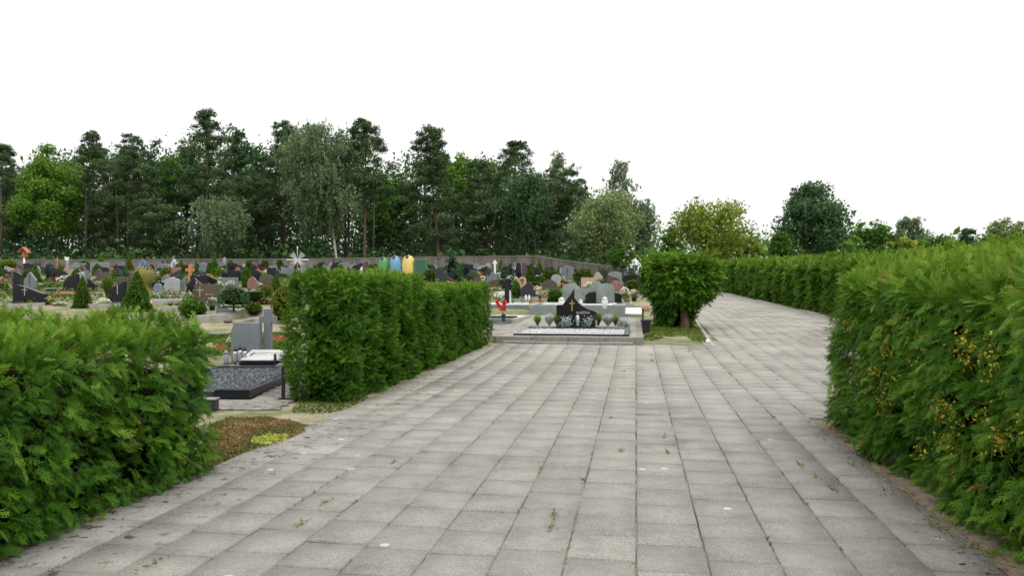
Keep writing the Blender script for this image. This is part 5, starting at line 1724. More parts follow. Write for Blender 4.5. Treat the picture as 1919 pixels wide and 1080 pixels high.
g_(92, 520, 18, 22, 'arch', 'black', 'black arched stone with pale rim left of the pinkish stone', bed='soil', bw=1.3)
g_(68, 518, 16, 20, 'wave', 'greengrey', 'green grey wavy stone in the back left corner rows', bed='soil', bw=1.3)
g_(295, 555, 15, 24, 'arch', 'grey', 'small blue grey stone with rounded top right of the big cone shrub', bed='white_gravel', bw=1.1)
g_(322, 552, 29, 31, 'low_arch', 'lightgrey', 'round topped light grey stone with white flowers in front', bed='white_gravel')
g_(341, 551, 11, 31, 'slant_left', 'grey', 'narrow grey slab standing at the side of the round grey stone', bed=None)
g_(364, 556, 29, 35, 'roof', 'black', 'black roof shaped stone with a small pale cross on its peak', cross=('etched', .18, .14), bed='soil')
r_ = g_(387, 577, 47, 44, 'rect', 'brown', 'large polished brown stone with a flared cross and carved name', cross=('tan', -.26, .30), bed='soil', rz=-.05)
wb = 47 / F * G(387, 577).y
text_part('SERVYLA', wb * .085, (-wb * .04, -.004, wb * .50), (R(90), 0, 0), M['tan'], r_)
g_(424, 592, 40, 18, 'curve', 'grey', 'low leaning dark grey stone under the topiary on a stem', bed='soil', lean=1, th=.2)
g_(395, 540, 22, 24, 'slant', 'black', 'black stone with one high corner left of the tall black slab', bed='soil', bw=1.3)
g_(420, 540, 10, 32, 'tall', 'black', 'narrow tall black slab between cone shrubs and brown stone', bed='soil', bw=1.2)
g_(379, 521, 11, 29, 'tall', 'grey', 'narrow grey slab with a cut top right of the wooden cross', bed='soil', bw=1.2)
g_(445, 528, 16, 27, 'shoulder', 'red', 'reddish brown stone with stepped shoulders among the cone shrubs', bed='soil', bw=1.3)
g_(421, 508, 6, 26, 'tall', 'lightgrey', 'thin pale grey pillar stone in front of the wall', bed=None)
g_(473, 547, 20, 28, 'boulder', 'red', 'rough reddish boulder stone left of the golden cone shrub', bed='soil', bw=1.4)
g_(500, 540, 26, 22, 'gable', 'black_matt', 'dark gabled stone before the sunburst cross', bed='soil')
g_(512, 520, 14, 24, 'slant_left', 'grey', 'small grey stone left of the sunburst cross', bed='soil', bw=1.2)
# middle, above and right of the hedge
g_(578, 516, 16, 20, 'rect', 'grey', 'grey slab grave right of the sunburst cross', bed='soil')
g_(600, 530, 12, 22, 'wave', 'black', 'small black stone with silver grey plant at its side above the hedge', bed='soil', bw=1.2)
g_(640, 518, 20, 14, 'slant_left', 'black', 'low black slanted stone above the hedge left of the white edged stone', bed='soil')
g_(682, 520, 14, 30, 'half_arch', 'darkbrown', 'dark stone with a bright curved white edge left of the bins', second=('half_arch', 'white', -.35, .45, .62), bed='soil', bw=1.2)
g_(704, 516, 14, 22, 'gable', 'black', 'black pointed stone just left of the green bin', bed='soil', bw=1.2)
g_(760, 520, 10, 22, 'arch', 'lightgrey', 'pale grey stone in front of the yellow bin', bed=None)
g_(810, 524, 26, 18, 'slant', 'black', 'black low stone with red flowers between bins and blue spruce', bed='white_gravel')
g_(875, 526, 12, 32, 'tall', 'black', 'tall narrow black stone right of the blue spruce', bed='soil', bw=1.2)
g_(886, 526, 18, 20, 'low_arch', 'darkbrown', 'dark low arched stone behind the hedge right of the blue spruce', bed='soil', bw=1.4)
g_(913, 527, 16, 20, 'shoulder', 'black_matt', 'black stone with a rounded knob top left of the small white cross', bed='soil', bw=1.3)
g_(925, 543, 20, 20, 'slant_left', 'darkbrown', 'dark slanted stone with a white edge beside the hedge end', bed='soil', bw=1.4)
g_(972, 526, 10, 34, 'arch', 'black', 'left of a pair of tall black arched stones behind the tan cross stone', bed='soil', bw=1.0)
g_(983, 524, 10, 32, 'arch', 'darkbrown', 'right of a pair of tall arched stones, browner than its neighbour', bed='soil', bw=1.0)
g_(996, 530, 16, 15, 'rect', 'black', 'small square black stone right of the tan cross stone', bed='white_gravel', bw=1.2)
g_(979, 545, 16, 26, 'arch', 'tan', 'tan pointed arch stone with a dark ornate cross', cross=('black_matt', 0, .5), bed='soil', bw=1.2)
g_(991, 563, 32, 34, 'gable', 'black_matt', 'black gabled stone with two etched portraits and red flowers', bed='grey_gravel', kerb='lightgrey', bw=2.0)
g_(1028, 549, 33, 26, 'wave', 'darkbrown', 'broad brown grey stone with a wavy top beside a ball shrub', bed='soil')
g_(1064, 528, 24, 30, 'low_arch', 'grey', 'grey round stone split by a tall dark cross', cross=('black_matt', 0, .16), bed='soil')
g_(1064, 546, 26, 20, 'curve', 'black', 'black swan curved stone above the wave monument', bed='soil')
g_(1086, 540, 10, 20, 'rect', 'black', 'small black upright slab right of the swan curved stone', bed=None)
g_(1153, 533, 26, 24, 'low_arch', 'greengrey', 'grey domed stone behind the red granite stone', bed='soil')
g_(1152, 552, 32, 28, 'wave', 'red', 'red granite stone with a pale carved band right of the wave monument', cross=('tan', .1, .12), bed='soil')
g_(1150, 571, 30, 22, 'low_arch', 'black', 'black low stone in front of the red granite stone', bed='soil', bw=1.6, kerb='lightgrey')
g_(1126, 522, 16, 12, 'rect', 'concrete', 'low pale stone near the iron fence', bed='soil')

# ------------------------------------------------------------------ crosses, poles, bins
def simple_cross(px, py, top, arm_px, arm_y, t, mat, label, name='cross', dep=.5, rz=-.12, foot=True, group='crosses of the cemetery'):
    p = G(px, py); s_ = p.y / F
    root = thing(name, label, 'cross', p, rz, group)
    h = ZT(top, p.y) - p.z; za = ZT(arm_y, p.y) - p.z; hw = arm_px / 2 * s_
    mb = MB(); mb.box((0, 0, h / 2 - .1), (t, t * dep, h + .2))
    obj('upright', mb.mesh('upright', .01), M[mat], root)
    mb = MB()
    for k in (-1, 1): mb.box((k * (t / 2 + (hw - t / 2) / 2), 0, za), (hw - t / 2, t * dep * .95, t))
    obj('crossbar', mb.mesh('crossbar', .01), M[mat], root)
    if foot: obj('base', MB().box((0, 0, .05), (t * 3, t * 2.6, .24)).mesh('base', .01), M['concrete'], root)
    return root
simple_cross(928, 524, 488, 8, 493, .16, 'metal_white', 'small plain white cross in front of the wall')
simple_cross(357, 530, 495, 17, 506, .22, 'oak', 'orange varnished wooden cross with carved knobs')
simple_cross(108, 517, 482, 9, 488, .10, 'oak', 'thin yellow brown wooden cross in the back left rows')
simple_cross(1110, 520, 489, 10, 495, .07, 'iron', 'thin dark metal cross near the iron fence')

def tall_black_cross():
    p = G(952, 577); s_ = p.y / F
    root = thing('grave', 'tall black granite cross with a painted side reflection on a white kerbed grave', 'grave', p, -.28, 'graves of the cemetery')
    h = ZT(523, p.y) - p.z; za = ZT(537, p.y) - p.z; hw = 10.5 * s_; t = 9 * s_
    mb = MB(); mb.box((0, 0, h / 2), (t, .26, h))
    for k in (-1, 1): mb.box((k * (t / 2 + (hw - t / 2) / 2), 0, za), (hw - t / 2, .257, t * .9))
    obj('cross', mb.mesh('cross', .01), M['black'], root)
    obj('side_reflection', MB().box((t / 2 + .006, 0, (za - t / 2) / 2), (.008, .22, za - t / 2 - .1)).mesh('side_reflection'), M['white'], root)  # white sheet paints in the light reflected by the polished side
    obj('plinth', MB().box((0, 0, .02), (t * 2.2, .6, .2)).mesh('plinth', .01), M['black_matt'], root)
    for (cx, cy, dx, dy) in ((1.6, -.5, 5.0, .3), (1.6, 1.6, 5.0, .2), (-.82, .55, .16, 1.8), (4.02, .55, .16, 1.8)):
        obj('kerb', MB().box((cx, cy, .0), (dx, dy, .36)).mesh('kerb', .01), M['white'], root)
    obj('kerb_face', MB().box((1.6, -.66, -.04), (5.0, .012, .34)).mesh('kerb_face'), M['grey'], root)
    obj('bed', MB().box((1.6, .55, -.03), (4.6, 1.78, .30)).mesh('bed'), M['soil'], root)
tall_black_cross()

def sunburst():
    p = G(558, 536); s_ = p.y / F
    root = thing('sunburst_cross', 'tall slim silver cross with radiating rays on a pole', 'cross', p, -.05, 'crosses of the cemetery')
    h = ZT(465, p.y) - p.z; za = ZT(487, p.y) - p.z; hw = 21 * s_
    obj('pole', MB().tube([(0, 0, -.1), (0, 0, h - .1), (0, 0, h)], [.035, .028, .028], 8).mesh('pole'), M['steel'], root)
    obj('finial', MB().lathe([(.01, h - .02), (.05, h + .03), (.05, h + .07), (.01, h + .11)], 10).mesh('finial'), M['metal_white'], root)
    obj('crossbar', MB().tube([(-hw, 0, za), (hw, 0, za)], .032, 8).mesh('crossbar'), M['metal_white'], root)
    mb = MB()
    for q in (45, 135, 225, 315):
        for d in np.linspace(-19, 19, 6):
            a = R(q + d)
            mb.tube([(.05 * math.cos(a), 0, za + .05 * math.sin(a)), (hw * .78 * math.cos(a), 0, za + hw * .78 * math.sin(a))], .010, 4)
    obj('rays', mb.mesh('rays'), M['metal_white'], root)
sunburst()
def star_cross():
    p = G(1107, 516); s_ = p.y / F
    root = thing('star_cross', 'small silver star cross on a thin pole by the iron fence', 'cross', p, 0, 'crosses of the cemetery')
    h = ZT(492, p.y) - p.z
    obj('pole', MB().tube([(0, 0, -.1), (0, 0, h)], .03, 6).mesh('pole'), M['steel'], root)
    mb = MB()
    for k in range(8):
        a = k * math.pi / 4; r_ = .30 if k % 2 == 0 else .2
        mb.tube([(0, 0, h - .1), (r_ * math.cos(a), 0, h - .1 + r_ * math.sin(a))], .025, 5)
    obj('rays', mb.mesh('rays'), M['metal_white'], root)
star_cross()
def shrine():
    p = G(46, 512); s_ = p.y / F
    root = thing('shrine_pole', 'white pole carrying a little shrine with an orange red gabled roof', 'wayside shrine', p, -.1)
    h = ZT(481, p.y) - p.z
    obj('post', MB().tube([(0, 0, -.1), (0, 0, h)], .09, 10).mesh('post'), M['metal_white'], root)
    obj('back_board', MB().box((0, .1, h + .25), (.62, .05, .55)).mesh('back_board', .01), M['roof_red'], root)
    for s__ in (-1, 1):
        mb = MB()
        mb.prism([(0, h + .98), (s__ * .55, h + .42), (s__ * .55, h + .36), (0, h + .90)], -.28, .28)
        obj('roof_board', mb.mesh('roof_board'), M['roof_red'], root)
    obj('floor_board', MB().box((0, 0, h + .0), (.66, .36, .05)).mesh('floor_board', .01), M['roof_red'], root)
    obj('figure', MB().lathe([(.09, h + .03), (.10, h + .15), (.06, h + .32), (.07, h + .40), (.02, h + .48)], 10).mesh('figure'), M['oak'], root)
shrine()
def sign(px, py, top, wpx, hpx, mat, label):
    p = G(px, py); s_ = p.y / F
    root = thing('sign', label, 'sign', p, 0)
    zt = ZT(top, p.y) - p.z
    obj('post', MB().tube([(0, .03, -.1), (0, .03, zt - .02)], .03, 6).mesh('post'), M['steel'], root)
    obj('panel', MB().box((0, 0, zt - hpx / 2 * s_), (wpx * s_, .025, hpx * s_)).mesh('panel', .005), M[mat], root)
sign(126, 513, 482, 8, 6, 'metal_white', 'small blank white board on a thin post in front of the wood')

def bell_bin(px, py, wpx, top, mat, label, net=False, ang=0.0):
    p = G(px, py); s_ = p.y / F
    root = thing('recycling_bin', label, 'recycling bin', p, ang, 'bell shaped recycling bins by the wall')
    w_, h = wpx / 2 * s_, ZT(top, p.y) - p.z
    prof = [(w_ * .92, .10), (w_ * .98, .14), (w_, .3)] + [(w_ * (math.cos(R(a)) ** .58), .35 * h + .65 * h * math.sin(R(a))) for a in range(4, 86, 9)] + [(w_ * .10, h)]
    if net:
        i = 6
        lo, hi = prof[:i + 1], prof[i:]
        obj('shell', MB().lathe(hi, 22).mesh('shell'), M[mat], root)
        obj('netting', MB().lathe(lo, 22).mesh('netting'), M['bin_dark'], root)
    else:
        obj('shell', MB().lathe(prof, 22).mesh('shell'), M[mat], root)
    obj('base', MB().lathe([(w_ * .85, -.05), (w_ * .85, .10)], 18).mesh('base'), M['plastic_black'], root)
    a = R(62); rr = w_ * (math.cos(a) ** .58); zz = .35 * h + .65 * h * math.sin(a)
    o = obj('opening', MB().lathe([(.13, -.02), (.15, .01), (.15, .03), (.10, .035)], 14).mesh('opening'), M['plastic_black'], root, (-.12 * w_, -rr * .97, zz), (R(52), 0, 0))
    if net: o.scale = (1.7, 1, 1)
    obj('lifting_eye', MB().tube([(-.06, 0, h - .02), (-.05, 0, h + .07), (.05, 0, h + .07), (.06, 0, h - .02)], .015, 6).mesh('lifting_eye'), M['steel'], root)
bell_bin(719, 519, 21, 482.5, 'bin_green', 'green bell shaped recycling bin, left of the three')
bell_bin(741, 519, 22, 480, 'bin_blue', 'blue bell shaped recycling bin with dark netted lower half')
bell_bin(766, 520, 25, 479, 'bin_yellow', 'yellow bell shaped recycling bin, right of the three')
def cage():
    p = G(790, 520); s_ = p.y / F
    root = thing('mesh_container', 'dark green mesh waste container right of the yellow bin', 'container', p, -.05)
    w_, h = 21 * s_, ZT(487, p.y) - p.z
    obj('mesh_panel', MB().box((0, 0, h / 2), (w_, .9, h - .06)).mesh('mesh_panel'), M['bin_dark'], root)
    mb = MB()
    for sx in (-1, 1):
        for sy in (-1, 1): mb.box((sx * w_ / 2, sy * .45, h / 2), (.05, .05, h))
    for z in (.08, h - .02):
        for sx in (-1, 1): mb.box((sx * w_ / 2, 0, z), (.045, .85, .045))
        for sy in (-1, 1): mb.box((0, sy * .45, z), (w_ - .05, .045, .045))
    obj('frame', mb.mesh('frame'), M['bin_green'], root)
cage()

# ------------------------------------------------------------------ people tending graves
def skin(name, V, E, Rr, mat, parent, sub=2):
    me = bpy.data.meshes.new('tmp'); me.from_pydata(V, E, []); me.update()
    o = bpy.data.objects.new('tmp', me); COL.objects.link(o)
    m = o.modifiers.new('s', 'SKIN'); m.use_smooth_shade = True
    ly = me.skin_vertices[0].data if me.skin_vertices else None
    for i, r_ in enumerate(Rr):
        ly[i].radius = r_ if hasattr(r_, '__len__') else (r_, r_)
    ly[0].use_root = True
    s_ = o.modifiers.new('u', 'SUBSURF'); s_.levels = sub; s_.render_levels = sub
    bpy.context.view_layer.update()
    r2 = bpy.data.meshes.new_from_object(o.evaluated_get(bpy.context.evaluated_depsgraph_get()))
    bpy.data.objects.remove(o); bpy.data.meshes.remove(me)
    r2.materials.clear()
    return obj(name, r2, mat, parent)

def person(px, py, label, top_mat, leg_mat, bend, rz, sc=1.0, arms=(20, 20), hairm='hair'):
    """bend: degrees the trunk leans forward from upright"""
    p = G(px, py)
    root = thing('person', label, 'person', p, rz, 'people tending graves')
    root.scale = (sc, sc, sc)
    b = R(bend)
    f = lambda d, up=0.0: Vector((0, -math.sin(b) * d - math.cos(b) * up * 0, .95 + math.cos(b) * d))
    V = []; E = []; Rr = []
    def add(v, r_, par=None):
        V.append(tuple(v)); Rr.append(r_)
        if par is not None: E.append((par, len(V) - 1))
        return len(V) - 1
    hip = add((0, 0, .95), (.15, .11))
    waist = add(f(.16), (.135, .10), hip); chest = add(f(.38), (.17, .115), waist); neck = add(f(.55), .055, chest)
    hd = math.sin(b) * .2
    h1 = add(f(.64) + Vector((0, -.02, 0)), (.075, .085), neck); h2 = add(f(.76) + Vector((0, -.03, 0)), (.075, .095), h1); h3 = add(f(.82) + Vector((0, -.01, 0)), (.04, .05), h2)
    nose = add(f(.71) + Vector((0, -math.cos(b) * .115, -math.sin(b) * .115)), .016, h1)
    sh_ = []; hands = []
    for k, s_ in enumerate((-1, 1)):
        a = R(arms[k])
        S = f(.47) + Vector((s_ * .18, 0, 0)); si = add(S, .065, chest)
        el = S + Vector((s_ * .05, -math.sin(a) * .28, -math.cos(a) * .28)); ei = add(el, .046, si)
        wr = el + Vector((0, -math.sin(a + .35) * .25, -math.cos(a + .35) * .25)); wi = add(wr, .030, ei)
        pm = wr + Vector((0, -math.sin(a + .35) * .09, -math.cos(a + .35) * .09)); pi_ = add(pm, (.036, .02), wi)
        dn = Vector((0, -math.sin(a + .5), -math.cos(a + .5)))
        for q, (o_, l_) in enumerate(((-.027, .07), (-.009, .08), (.009, .075), (.027, .06))):
            fi = add(pm + Vector((o_, 0, 0)) + dn * .035, .009, pi_); add(pm + Vector((o_, -.01, 0)) + dn * (.035 + l_), .007, fi)
        add(wr + Vector((-s_ * .05, -.03, -.05)), .009, wi)
        sh_.append((S, el, wr))
    lg = []
    for s_ in (-1, 1):
        hp = add((s_ * .09, 0, .88), .085, hip); kn = add((s_ * .10, -.02 - .05 * math.sin(b), .49), .056, hp); an = add((s_ * .10, .02, .09), .040, kn); add((s_ * .11, -.14, .035), .035, an)
        lg.append((Vector((s_ * .09, 0, .88)), Vector((s_ * .10, -.02 - .05 * math.sin(b), .49)), Vector((s_ * .10, .02, .11))))
    body = skin('body', V, E, Rr, M['skin'], root)
    # shirt
    V2 = [tuple(f(-.05)), tuple(f(.16)), tuple(f(.38)), tuple(f(.52))]; R2 = [(.17, .135), (.16, .125), (.19, .14), (.08, .08)]; E2 = [(0, 1), (1, 2), (2, 3)]
    for S, el, wr in sh_:
        i = len(V2); V2 += [tuple(S), tuple(el), tuple(el.lerp(wr, .35))]; R2 += [.085, .065, .058]; E2 += [(2, i), (i, i + 1), (i + 1, i + 2)]
    skin('shirt', V2, E2, R2, M[top_mat], root)
    V3 = [(0, 0, 1.0), (0, 0, .93)]; R3 = [(.16, .125), (.165, .13)]; E3 = [(0, 1)]
    for a, k, n in lg:
        i = len(V3); V3 += [tuple(a), tuple(k), tuple(n)]; R3 += [.10, .072, .062]; E3 += [(1, i), (i, i + 1), (i + 1, i + 2)]
    skin('trousers', V3, E3, R3, M[leg_mat], root)
    hc = f(.765) + Vector((0, .01, 0))
    bm = bmesh.new(); bmesh.ops.create_uvsphere(bm, u_segments=12, v_segments=8, radius=.1)
    rot = Matrix.Rotation(-b, 3, 'X')
    for v in bm.verts:
        c = Vector((v.co.x * .98, v.co.y * 1.12 + .015, max(v.co.z, -.03 if v.co.y < 0 else -.08) * 1.05))
        v.co = rot @ c + hc
    me = bpy.data.meshes.new('hair'); bm.to_mesh(me); bm.free()
    obj('hair', me, M[hairm], root)
    for s_ in (-1, 1):
        e = f(.73) + Vector((s_ * .03, -math.cos(b) * .10, -math.sin(b) * .10))
        bm = bmesh.new(); bmesh.ops.create_icosphere(bm, subdivisions=1, radius=.012)
        me = bpy.data.meshes.new('eye'); bm.to_mesh(me); bm.free()
        obj('eye', me, M['plastic_black'], root, e)
person(331, 519, 'man in a pale blue shirt standing over a grave by the wall', 'shirt_blue', 'navy', 18, R(-75), 1.02, (25, 35))
person(318, 518, 'person in a white top bending down next to the man in pale blue', 'shirt_white', 'trousers', 72, R(70), .98, (5, 12))
person(261, 519, 'person in a bright blue jacket bending over a grave', 'jacket_blue', 'trousers', 62, R(55), .95, (10, 20))
person(275, 521, 'person in blue with dark sleeves standing beside the bending one in blue', 'jacket_blue', 'navy', 25, R(-40), .95, (30, 20), 'navy')

# ------------------------------------------------------------------ shrubs
S_ = shrub
S_(16, 519, 32, 33, 'ball', 'shrub_yellow', 'golden round shrub on a short stem at the far left', stem=8)
S_(190, 506, 20, 30, 'cone', 'shrub_yellow', 'yellow green cone shrub behind the wide arched stone')
S_(243, 512, 19, 31, 'cone', 'shrub_yellow', 'golden cone shrub left of the people in blue')
S_(155, 578, 36, 60, 'cone', 'shrub', 'spruce cone behind the left hedge between black stones')
S_(257, 584, 58, 74, 'cone', 'shrub', 'largest spruce cone, rising behind the left hedge')
S_(202, 560, 32, 45, 'grass', 'shrub', 'clump of tall green blades between the two spruce cones', name='plant', cat='plant')
S_(274, 545, 52, 45, 'grass', 'straw', 'feathery yellow ornamental grass behind the largest spruce cone', name='ornamental_grass', cat='plant')
S_(95, 530, 27, 10, 'dome', 'shrub_yellow', 'low olive mound beside the red flowers in the left rows')
S_(96, 540, 34, 9, 'dome', 'shrub', 'low green mound in front of the olive mound')
S_(103, 549, 36, 9, 'dome', 'spruce', 'blue green creeping juniper before the left black half arch')
S_(22, 552, 40, 12, 'dome', 'spruce', 'blue green creeping juniper at the far left edge')
S_(5, 545, 26, 14, 'dome', 'shrub', 'low green bush cut by the left edge')
S_(158, 500, 24, 12, 'dome', 'shrub', 'dark green low bush in front of the wall left of the arched stone')
S_(340, 521, 23, 33, 'cone', 'shrub', 'dark cone shrub right under the man in pale blue')
S_(368, 521, 14, 34, 'cone', 'shrub', 'narrow green cone right of the wooden cross')
S_(403, 515, 19, 34, 'cone', 'shrub', 'pointed cone shrub, tallest in front of the wall')
S_(391, 518, 12, 26, 'cone', 'shrub', 'little cone shrub left of the tallest cone by the wall')
S_(410, 524, 12, 20, 'ball', 'shrub_yellow', 'small golden ball by the reddish shouldered stone')
S_(432, 508, 14, 20, 'ball', 'shrub_yellow', 'ball shrub before the wall above the reddish shouldered stone')
S_(467, 506, 13, 19, 'ball', 'shrub', 'left of two ball shrubs before the wall by the sunburst cross')
S_(497, 507, 15, 21, 'ball', 'shrub', 'right of two ball shrubs before the wall by the sunburst cross')
S_(525, 508, 14, 22, 'egg', 'shrub', 'egg shaped shrub before the wall just left of the sunburst cross')
S_(540, 512, 22, 14, 'dome', 'shrub', 'low spreading bush under the arm of the sunburst cross')
S_(460, 545, 16, 34, 'cone', 'shrub', 'green cone shrub left of the rough reddish boulder')
S_(518, 550, 24, 37, 'cone', 'shrub', 'full cone shrub right of the dark gabled stone')
S_(551, 546, 22, 36, 'cone', 'shrub', 'cone shrub hidden partly by the taller hedge and the sunburst pole')
S_(438, 596, 56, 60, 'dome', 'darkleaf', 'dark green mushroom topiary on a bare stem', stem=21)
S_(474, 570, 36, 24, 'box', 'shrub', 'clipped box hedge block behind the topiary', name='hedge_block', cat='shrub')
S_(500, 560, 24, 26, 'ball', 'shrub_yellow', 'bright yellow green hosta right of the clipped box block', name='plant', cat='plant')
S_(495, 571, 28, 11, 'dome', 'heather', 'red heather cushion left of the large egg shaped shrub', name='plant', cat='plant')
S_(476, 593, 32, 26, 'ball', 'shrub', 'small clipped ball on the kerb below the box block')
S_(531, 607, 46, 72, 'egg', 'shrub_yellow', 'large egg shaped golden green shrub beside the taller hedge')
S_(362, 600, 50, 40, 'ball', 'shrub', 'bright green ball shrub at the end of the left hedge')
S_(847, 532, 50, 68, 'spruce', 'spruce', 'blue spruce with stacked boughs above the flat hedge', name='spruce_tree', cat='tree')
S_(957, 533, 27, 42, 'spruce', 'spruce', 'small blue green conifer left of the tan cross stone', name='spruce_tree', cat='tree')
S_(944, 530, 12, 24, 'egg', 'spruce', 'slim green conifer touching the small blue green conifer')
S_(912, 515, 20, 16, 'dome', 'shrub_yellow', 'yellow green dome left of the small white cross')
S_(935, 518, 16, 14, 'dome', 'shrub_yellow', 'yellow green dome right of the small white cross')
S_(1011, 519, 20, 32, 'cone', 'shrub_yellow', 'golden cone shrub before the falling end of the wall')
S_(1034, 535, 36, 30, 'ball', 'shrub', 'round green shrub behind the broad brown grey stone')
S_(1052, 512, 14, 14, 'ball', 'spruce', 'blue green ball left of the split grey stone')
S_(1093, 534, 38, 30, 'ball', 'shrub', 'big round shrub behind the wave monument')
S_(1103, 540, 18, 18, 'ball', 'shrub', 'smaller ball at the right foot of the big round shrub')
S_(1042, 568, 30, 27, 'ball', 'shrub', 'clipped ball left of the wave monument')
S_(967, 562, 20, 36, 'egg', 'shrub', 'green egg shrub right of the tall black cross')
S_(1002, 545, 20, 16, 'box', 'shrub', 'small clipped green block right of the tan cross stone')
S_(1030, 567, 18, 10, 'dome', 'spruce', 'grey green mound beside the clipped ball left of the wave monument')
S_(1130, 515, 24, 12, 'dome', 'shrub_yellow', 'brown green dome near the star cross')
S_(1131, 537, 32, 12, 'dome', 'shrub_yellow', 'yellow green spreading bush above the wave monument right wing')
S_(1181, 533, 30, 16, 'dome', 'spruce', 'blue green flat dome right of the grey domed stone')
S_(1186, 548, 36, 24, 'dome', 'shrub', 'green spreading bush left of the shaggy thuja')
S_(795, 530, 12, 20, 'cone', 'shrub_yellow', 'little golden cone at the right end of the taller hedge')
S_(640, 506, 26, 18, 'dome', 'darkleaf', 'dark bush in front of the wall right of the sunburst cross')
S_(680, 512, 22, 16, 'dome', 'darkleaf', 'dark blue green bush left of the bins')
S_(604, 510, 26, 20, 'dome', 'darkleaf', 'dark spreading juniper right of the sunburst cross arm')

# ------------------------------------------------------------------ flowers
FL = flower
FL(5, 536, 14, 12, 'red', 'red flowers at the far left edge'); FL(14, 532, 9, 18, 'pink', 'pale pink bouquet beside the far left red flowers', n=20)
FL(15, 542, 20, 6, 'orange', 'orange bedding strip at the far left', n=40); FL(5, 558, 14, 10, 'yellow', 'yellow flowers at the left edge above the hedge')
FL(76, 531, 18, 14, 'cream', 'cream white roses right of the split grey stone'); FL(75, 541, 14, 10, 'white', 'white flowers in front of the cream white roses')
FL(105, 537, 12, 8, 'red', 'red salvia between low green mounds', n=24); FL(116, 538, 11, 13, 'white', 'white bouquets beside the black half arch stone', n=24)
FL(111, 519, 12, 14, 'cream', 'cream hydrangea left of the pinkish stone', n=30)
FL(106, 558, 14, 8, 'orange', 'left of three marigold clumps before the spruce cone'); FL(119, 557, 14, 8, 'orange', 'middle of three marigold clumps before the spruce cone'); FL(134, 556, 14, 8, 'orange', 'right of three marigold clumps, touching the spruce cone')
FL(97, 572, 14, 14, 'coral', 'reddish pot flowers above the left hedge', 'terracotta', 24); FL(113, 574, 26, 8, 'white', 'white pebbly flowers above the left hedge', n=50)
FL(194, 577, 26, 18, 'white', 'white chrysanthemums left of the slit cross stone'); FL(279, 553, 9, 14, 'coral', 'salmon flowers right of the largest spruce cone', n=20)
FL(318, 547, 22, 14, 'white', 'white flowers before the round light grey stone'); FL(326, 556, 24, 10, 'pink', 'faded pink heather before the round light grey stone', n=30)
FL(306, 553, 14, 10, 'white', 'white bouquet left of the round light grey stone', n=26)
FL(320, 575, 12, 10, 'red', 'left of two red flower pots above the left hedge end', 'plastic_black', 24); FL(333, 575, 13, 10, 'coral', 'right of two red flower pots above the left hedge end', 'plastic_black', 24)
FL(343, 560, 14, 12, 'white', 'white flowers beside the brown polished stone', n=26); FL(356, 562, 11, 14, 'white', 'white lily bunch touching the brown polished stone', n=26)
FL(398, 582, 20, 24, 'white', 'white chrysanthemum in a pot before the brown polished stone', 'metal_black', 28)
FL(412, 545, 14, 18, 'white', 'white rounded bouquet behind the brown polished stone', n=30); FL(375, 525, 14, 10, 'coral', 'peach bouquet by the narrow grey slab', n=26)
FL(430, 520, 14, 12, 'yellow', 'yellow flowers left of the reddish shouldered stone'); FL(446, 530, 22, 8, 'pink', 'pink bedding at the foot of the reddish shouldered stone')
FL(459, 506, 12, 10, 'white', 'white hydrangea before the wall', n=26); FL(476, 506, 12, 14, 'pink', 'pale pink bunch before the wall', n=26); FL(488, 512, 16, 10, 'orange', 'orange flowers right of the pale pink bunch', n=26)
FL(482, 516, 22, 10, 'yellow', 'yellow spreading flowers above the rough reddish boulder'); FL(498, 516, 10, 10, 'white', 'white flowers by the small grey stone', n=22)
FL(484, 560, 18, 12, 'pink', 'dusty pink flowers at the rough reddish boulder', n=30); FL(510, 588, 12, 10, 'cream', 'cream flowers on the kerb right of the clipped ball', n=22)
FL(453, 588, 12, 9, 'cream', 'cream flowers on the kerb left of the clipped ball', n=22)
FL(582, 520, 12, 10, 'orange', 'orange lilies right of the sunburst cross', n=24); FL(605, 513, 22, 10, 'white', 'grey white plant above the hedge', n=40, leafmat='silver')
FL(604, 525, 14, 12, 'cream', 'cream gladioli lying above the hedge', n=26); FL(620, 502, 10, 8, 'white', 'white tuft before the wall above the hedge', n=20)
FL(664, 514, 12, 12, 'orange', 'rusty flowers left of the white edged stone', n=30); FL(690, 506, 8, 8, 'white', 'little white bunch beside the white edged stone', n=18)
FL(757, 510, 10, 12, 'white', 'white flowers in front of the yellow bin', n=26); FL(714, 506, 12, 8, 'white', 'white flowers at the green bin', n=24)
FL(807, 511, 13, 11, 'red', 'dark red flowers between mesh container and blue spruce', n=30); FL(815, 507, 7, 10, 'white', 'white tuft above the dark red flowers', n=18)
FL(806, 520, 18, 8, 'white', 'white wreath under the dark red flowers', n=34); FL(820, 524, 10, 10, 'cream', 'cream bunch left of the blue spruce', n=22)
FL(893, 524, 18, 14, 'cream', 'cream pampas flowers behind the flat hedge', n=46); FL(866, 508, 8, 6, 'white', 'white bunch right of the blue spruce', n=18)
FL(936, 521, 13, 10, 'white', 'white begonias below the small white cross', n=34); FL(930, 546, 22, 8, 'yellow', 'yellow orange bedding beside the flat hedge', n=46)
FL(938, 537, 8, 16, 'cream', 'cream dried bunch at the dark slanted stone', n=24)
FL(980, 563, 12, 8, 'red', 'red flowers at the left foot of the gabled portrait stone', n=24); FL(998, 563, 13, 9, 'red', 'red flowers at the right foot of the gabled portrait stone', n=24)
lantern(986, 564, 11, 'left of two white lamps before the gabled portrait stone', up=.15); lantern(992, 564, 11, 'right of two white lamps before the gabled portrait stone', up=.15)
FL(1008, 528, 12, 12, 'white', 'white flowers right of the small square black stone', n=36); FL(1056, 547, 16, 16, 'orange', 'orange lilies left above the wave monument', n=40)
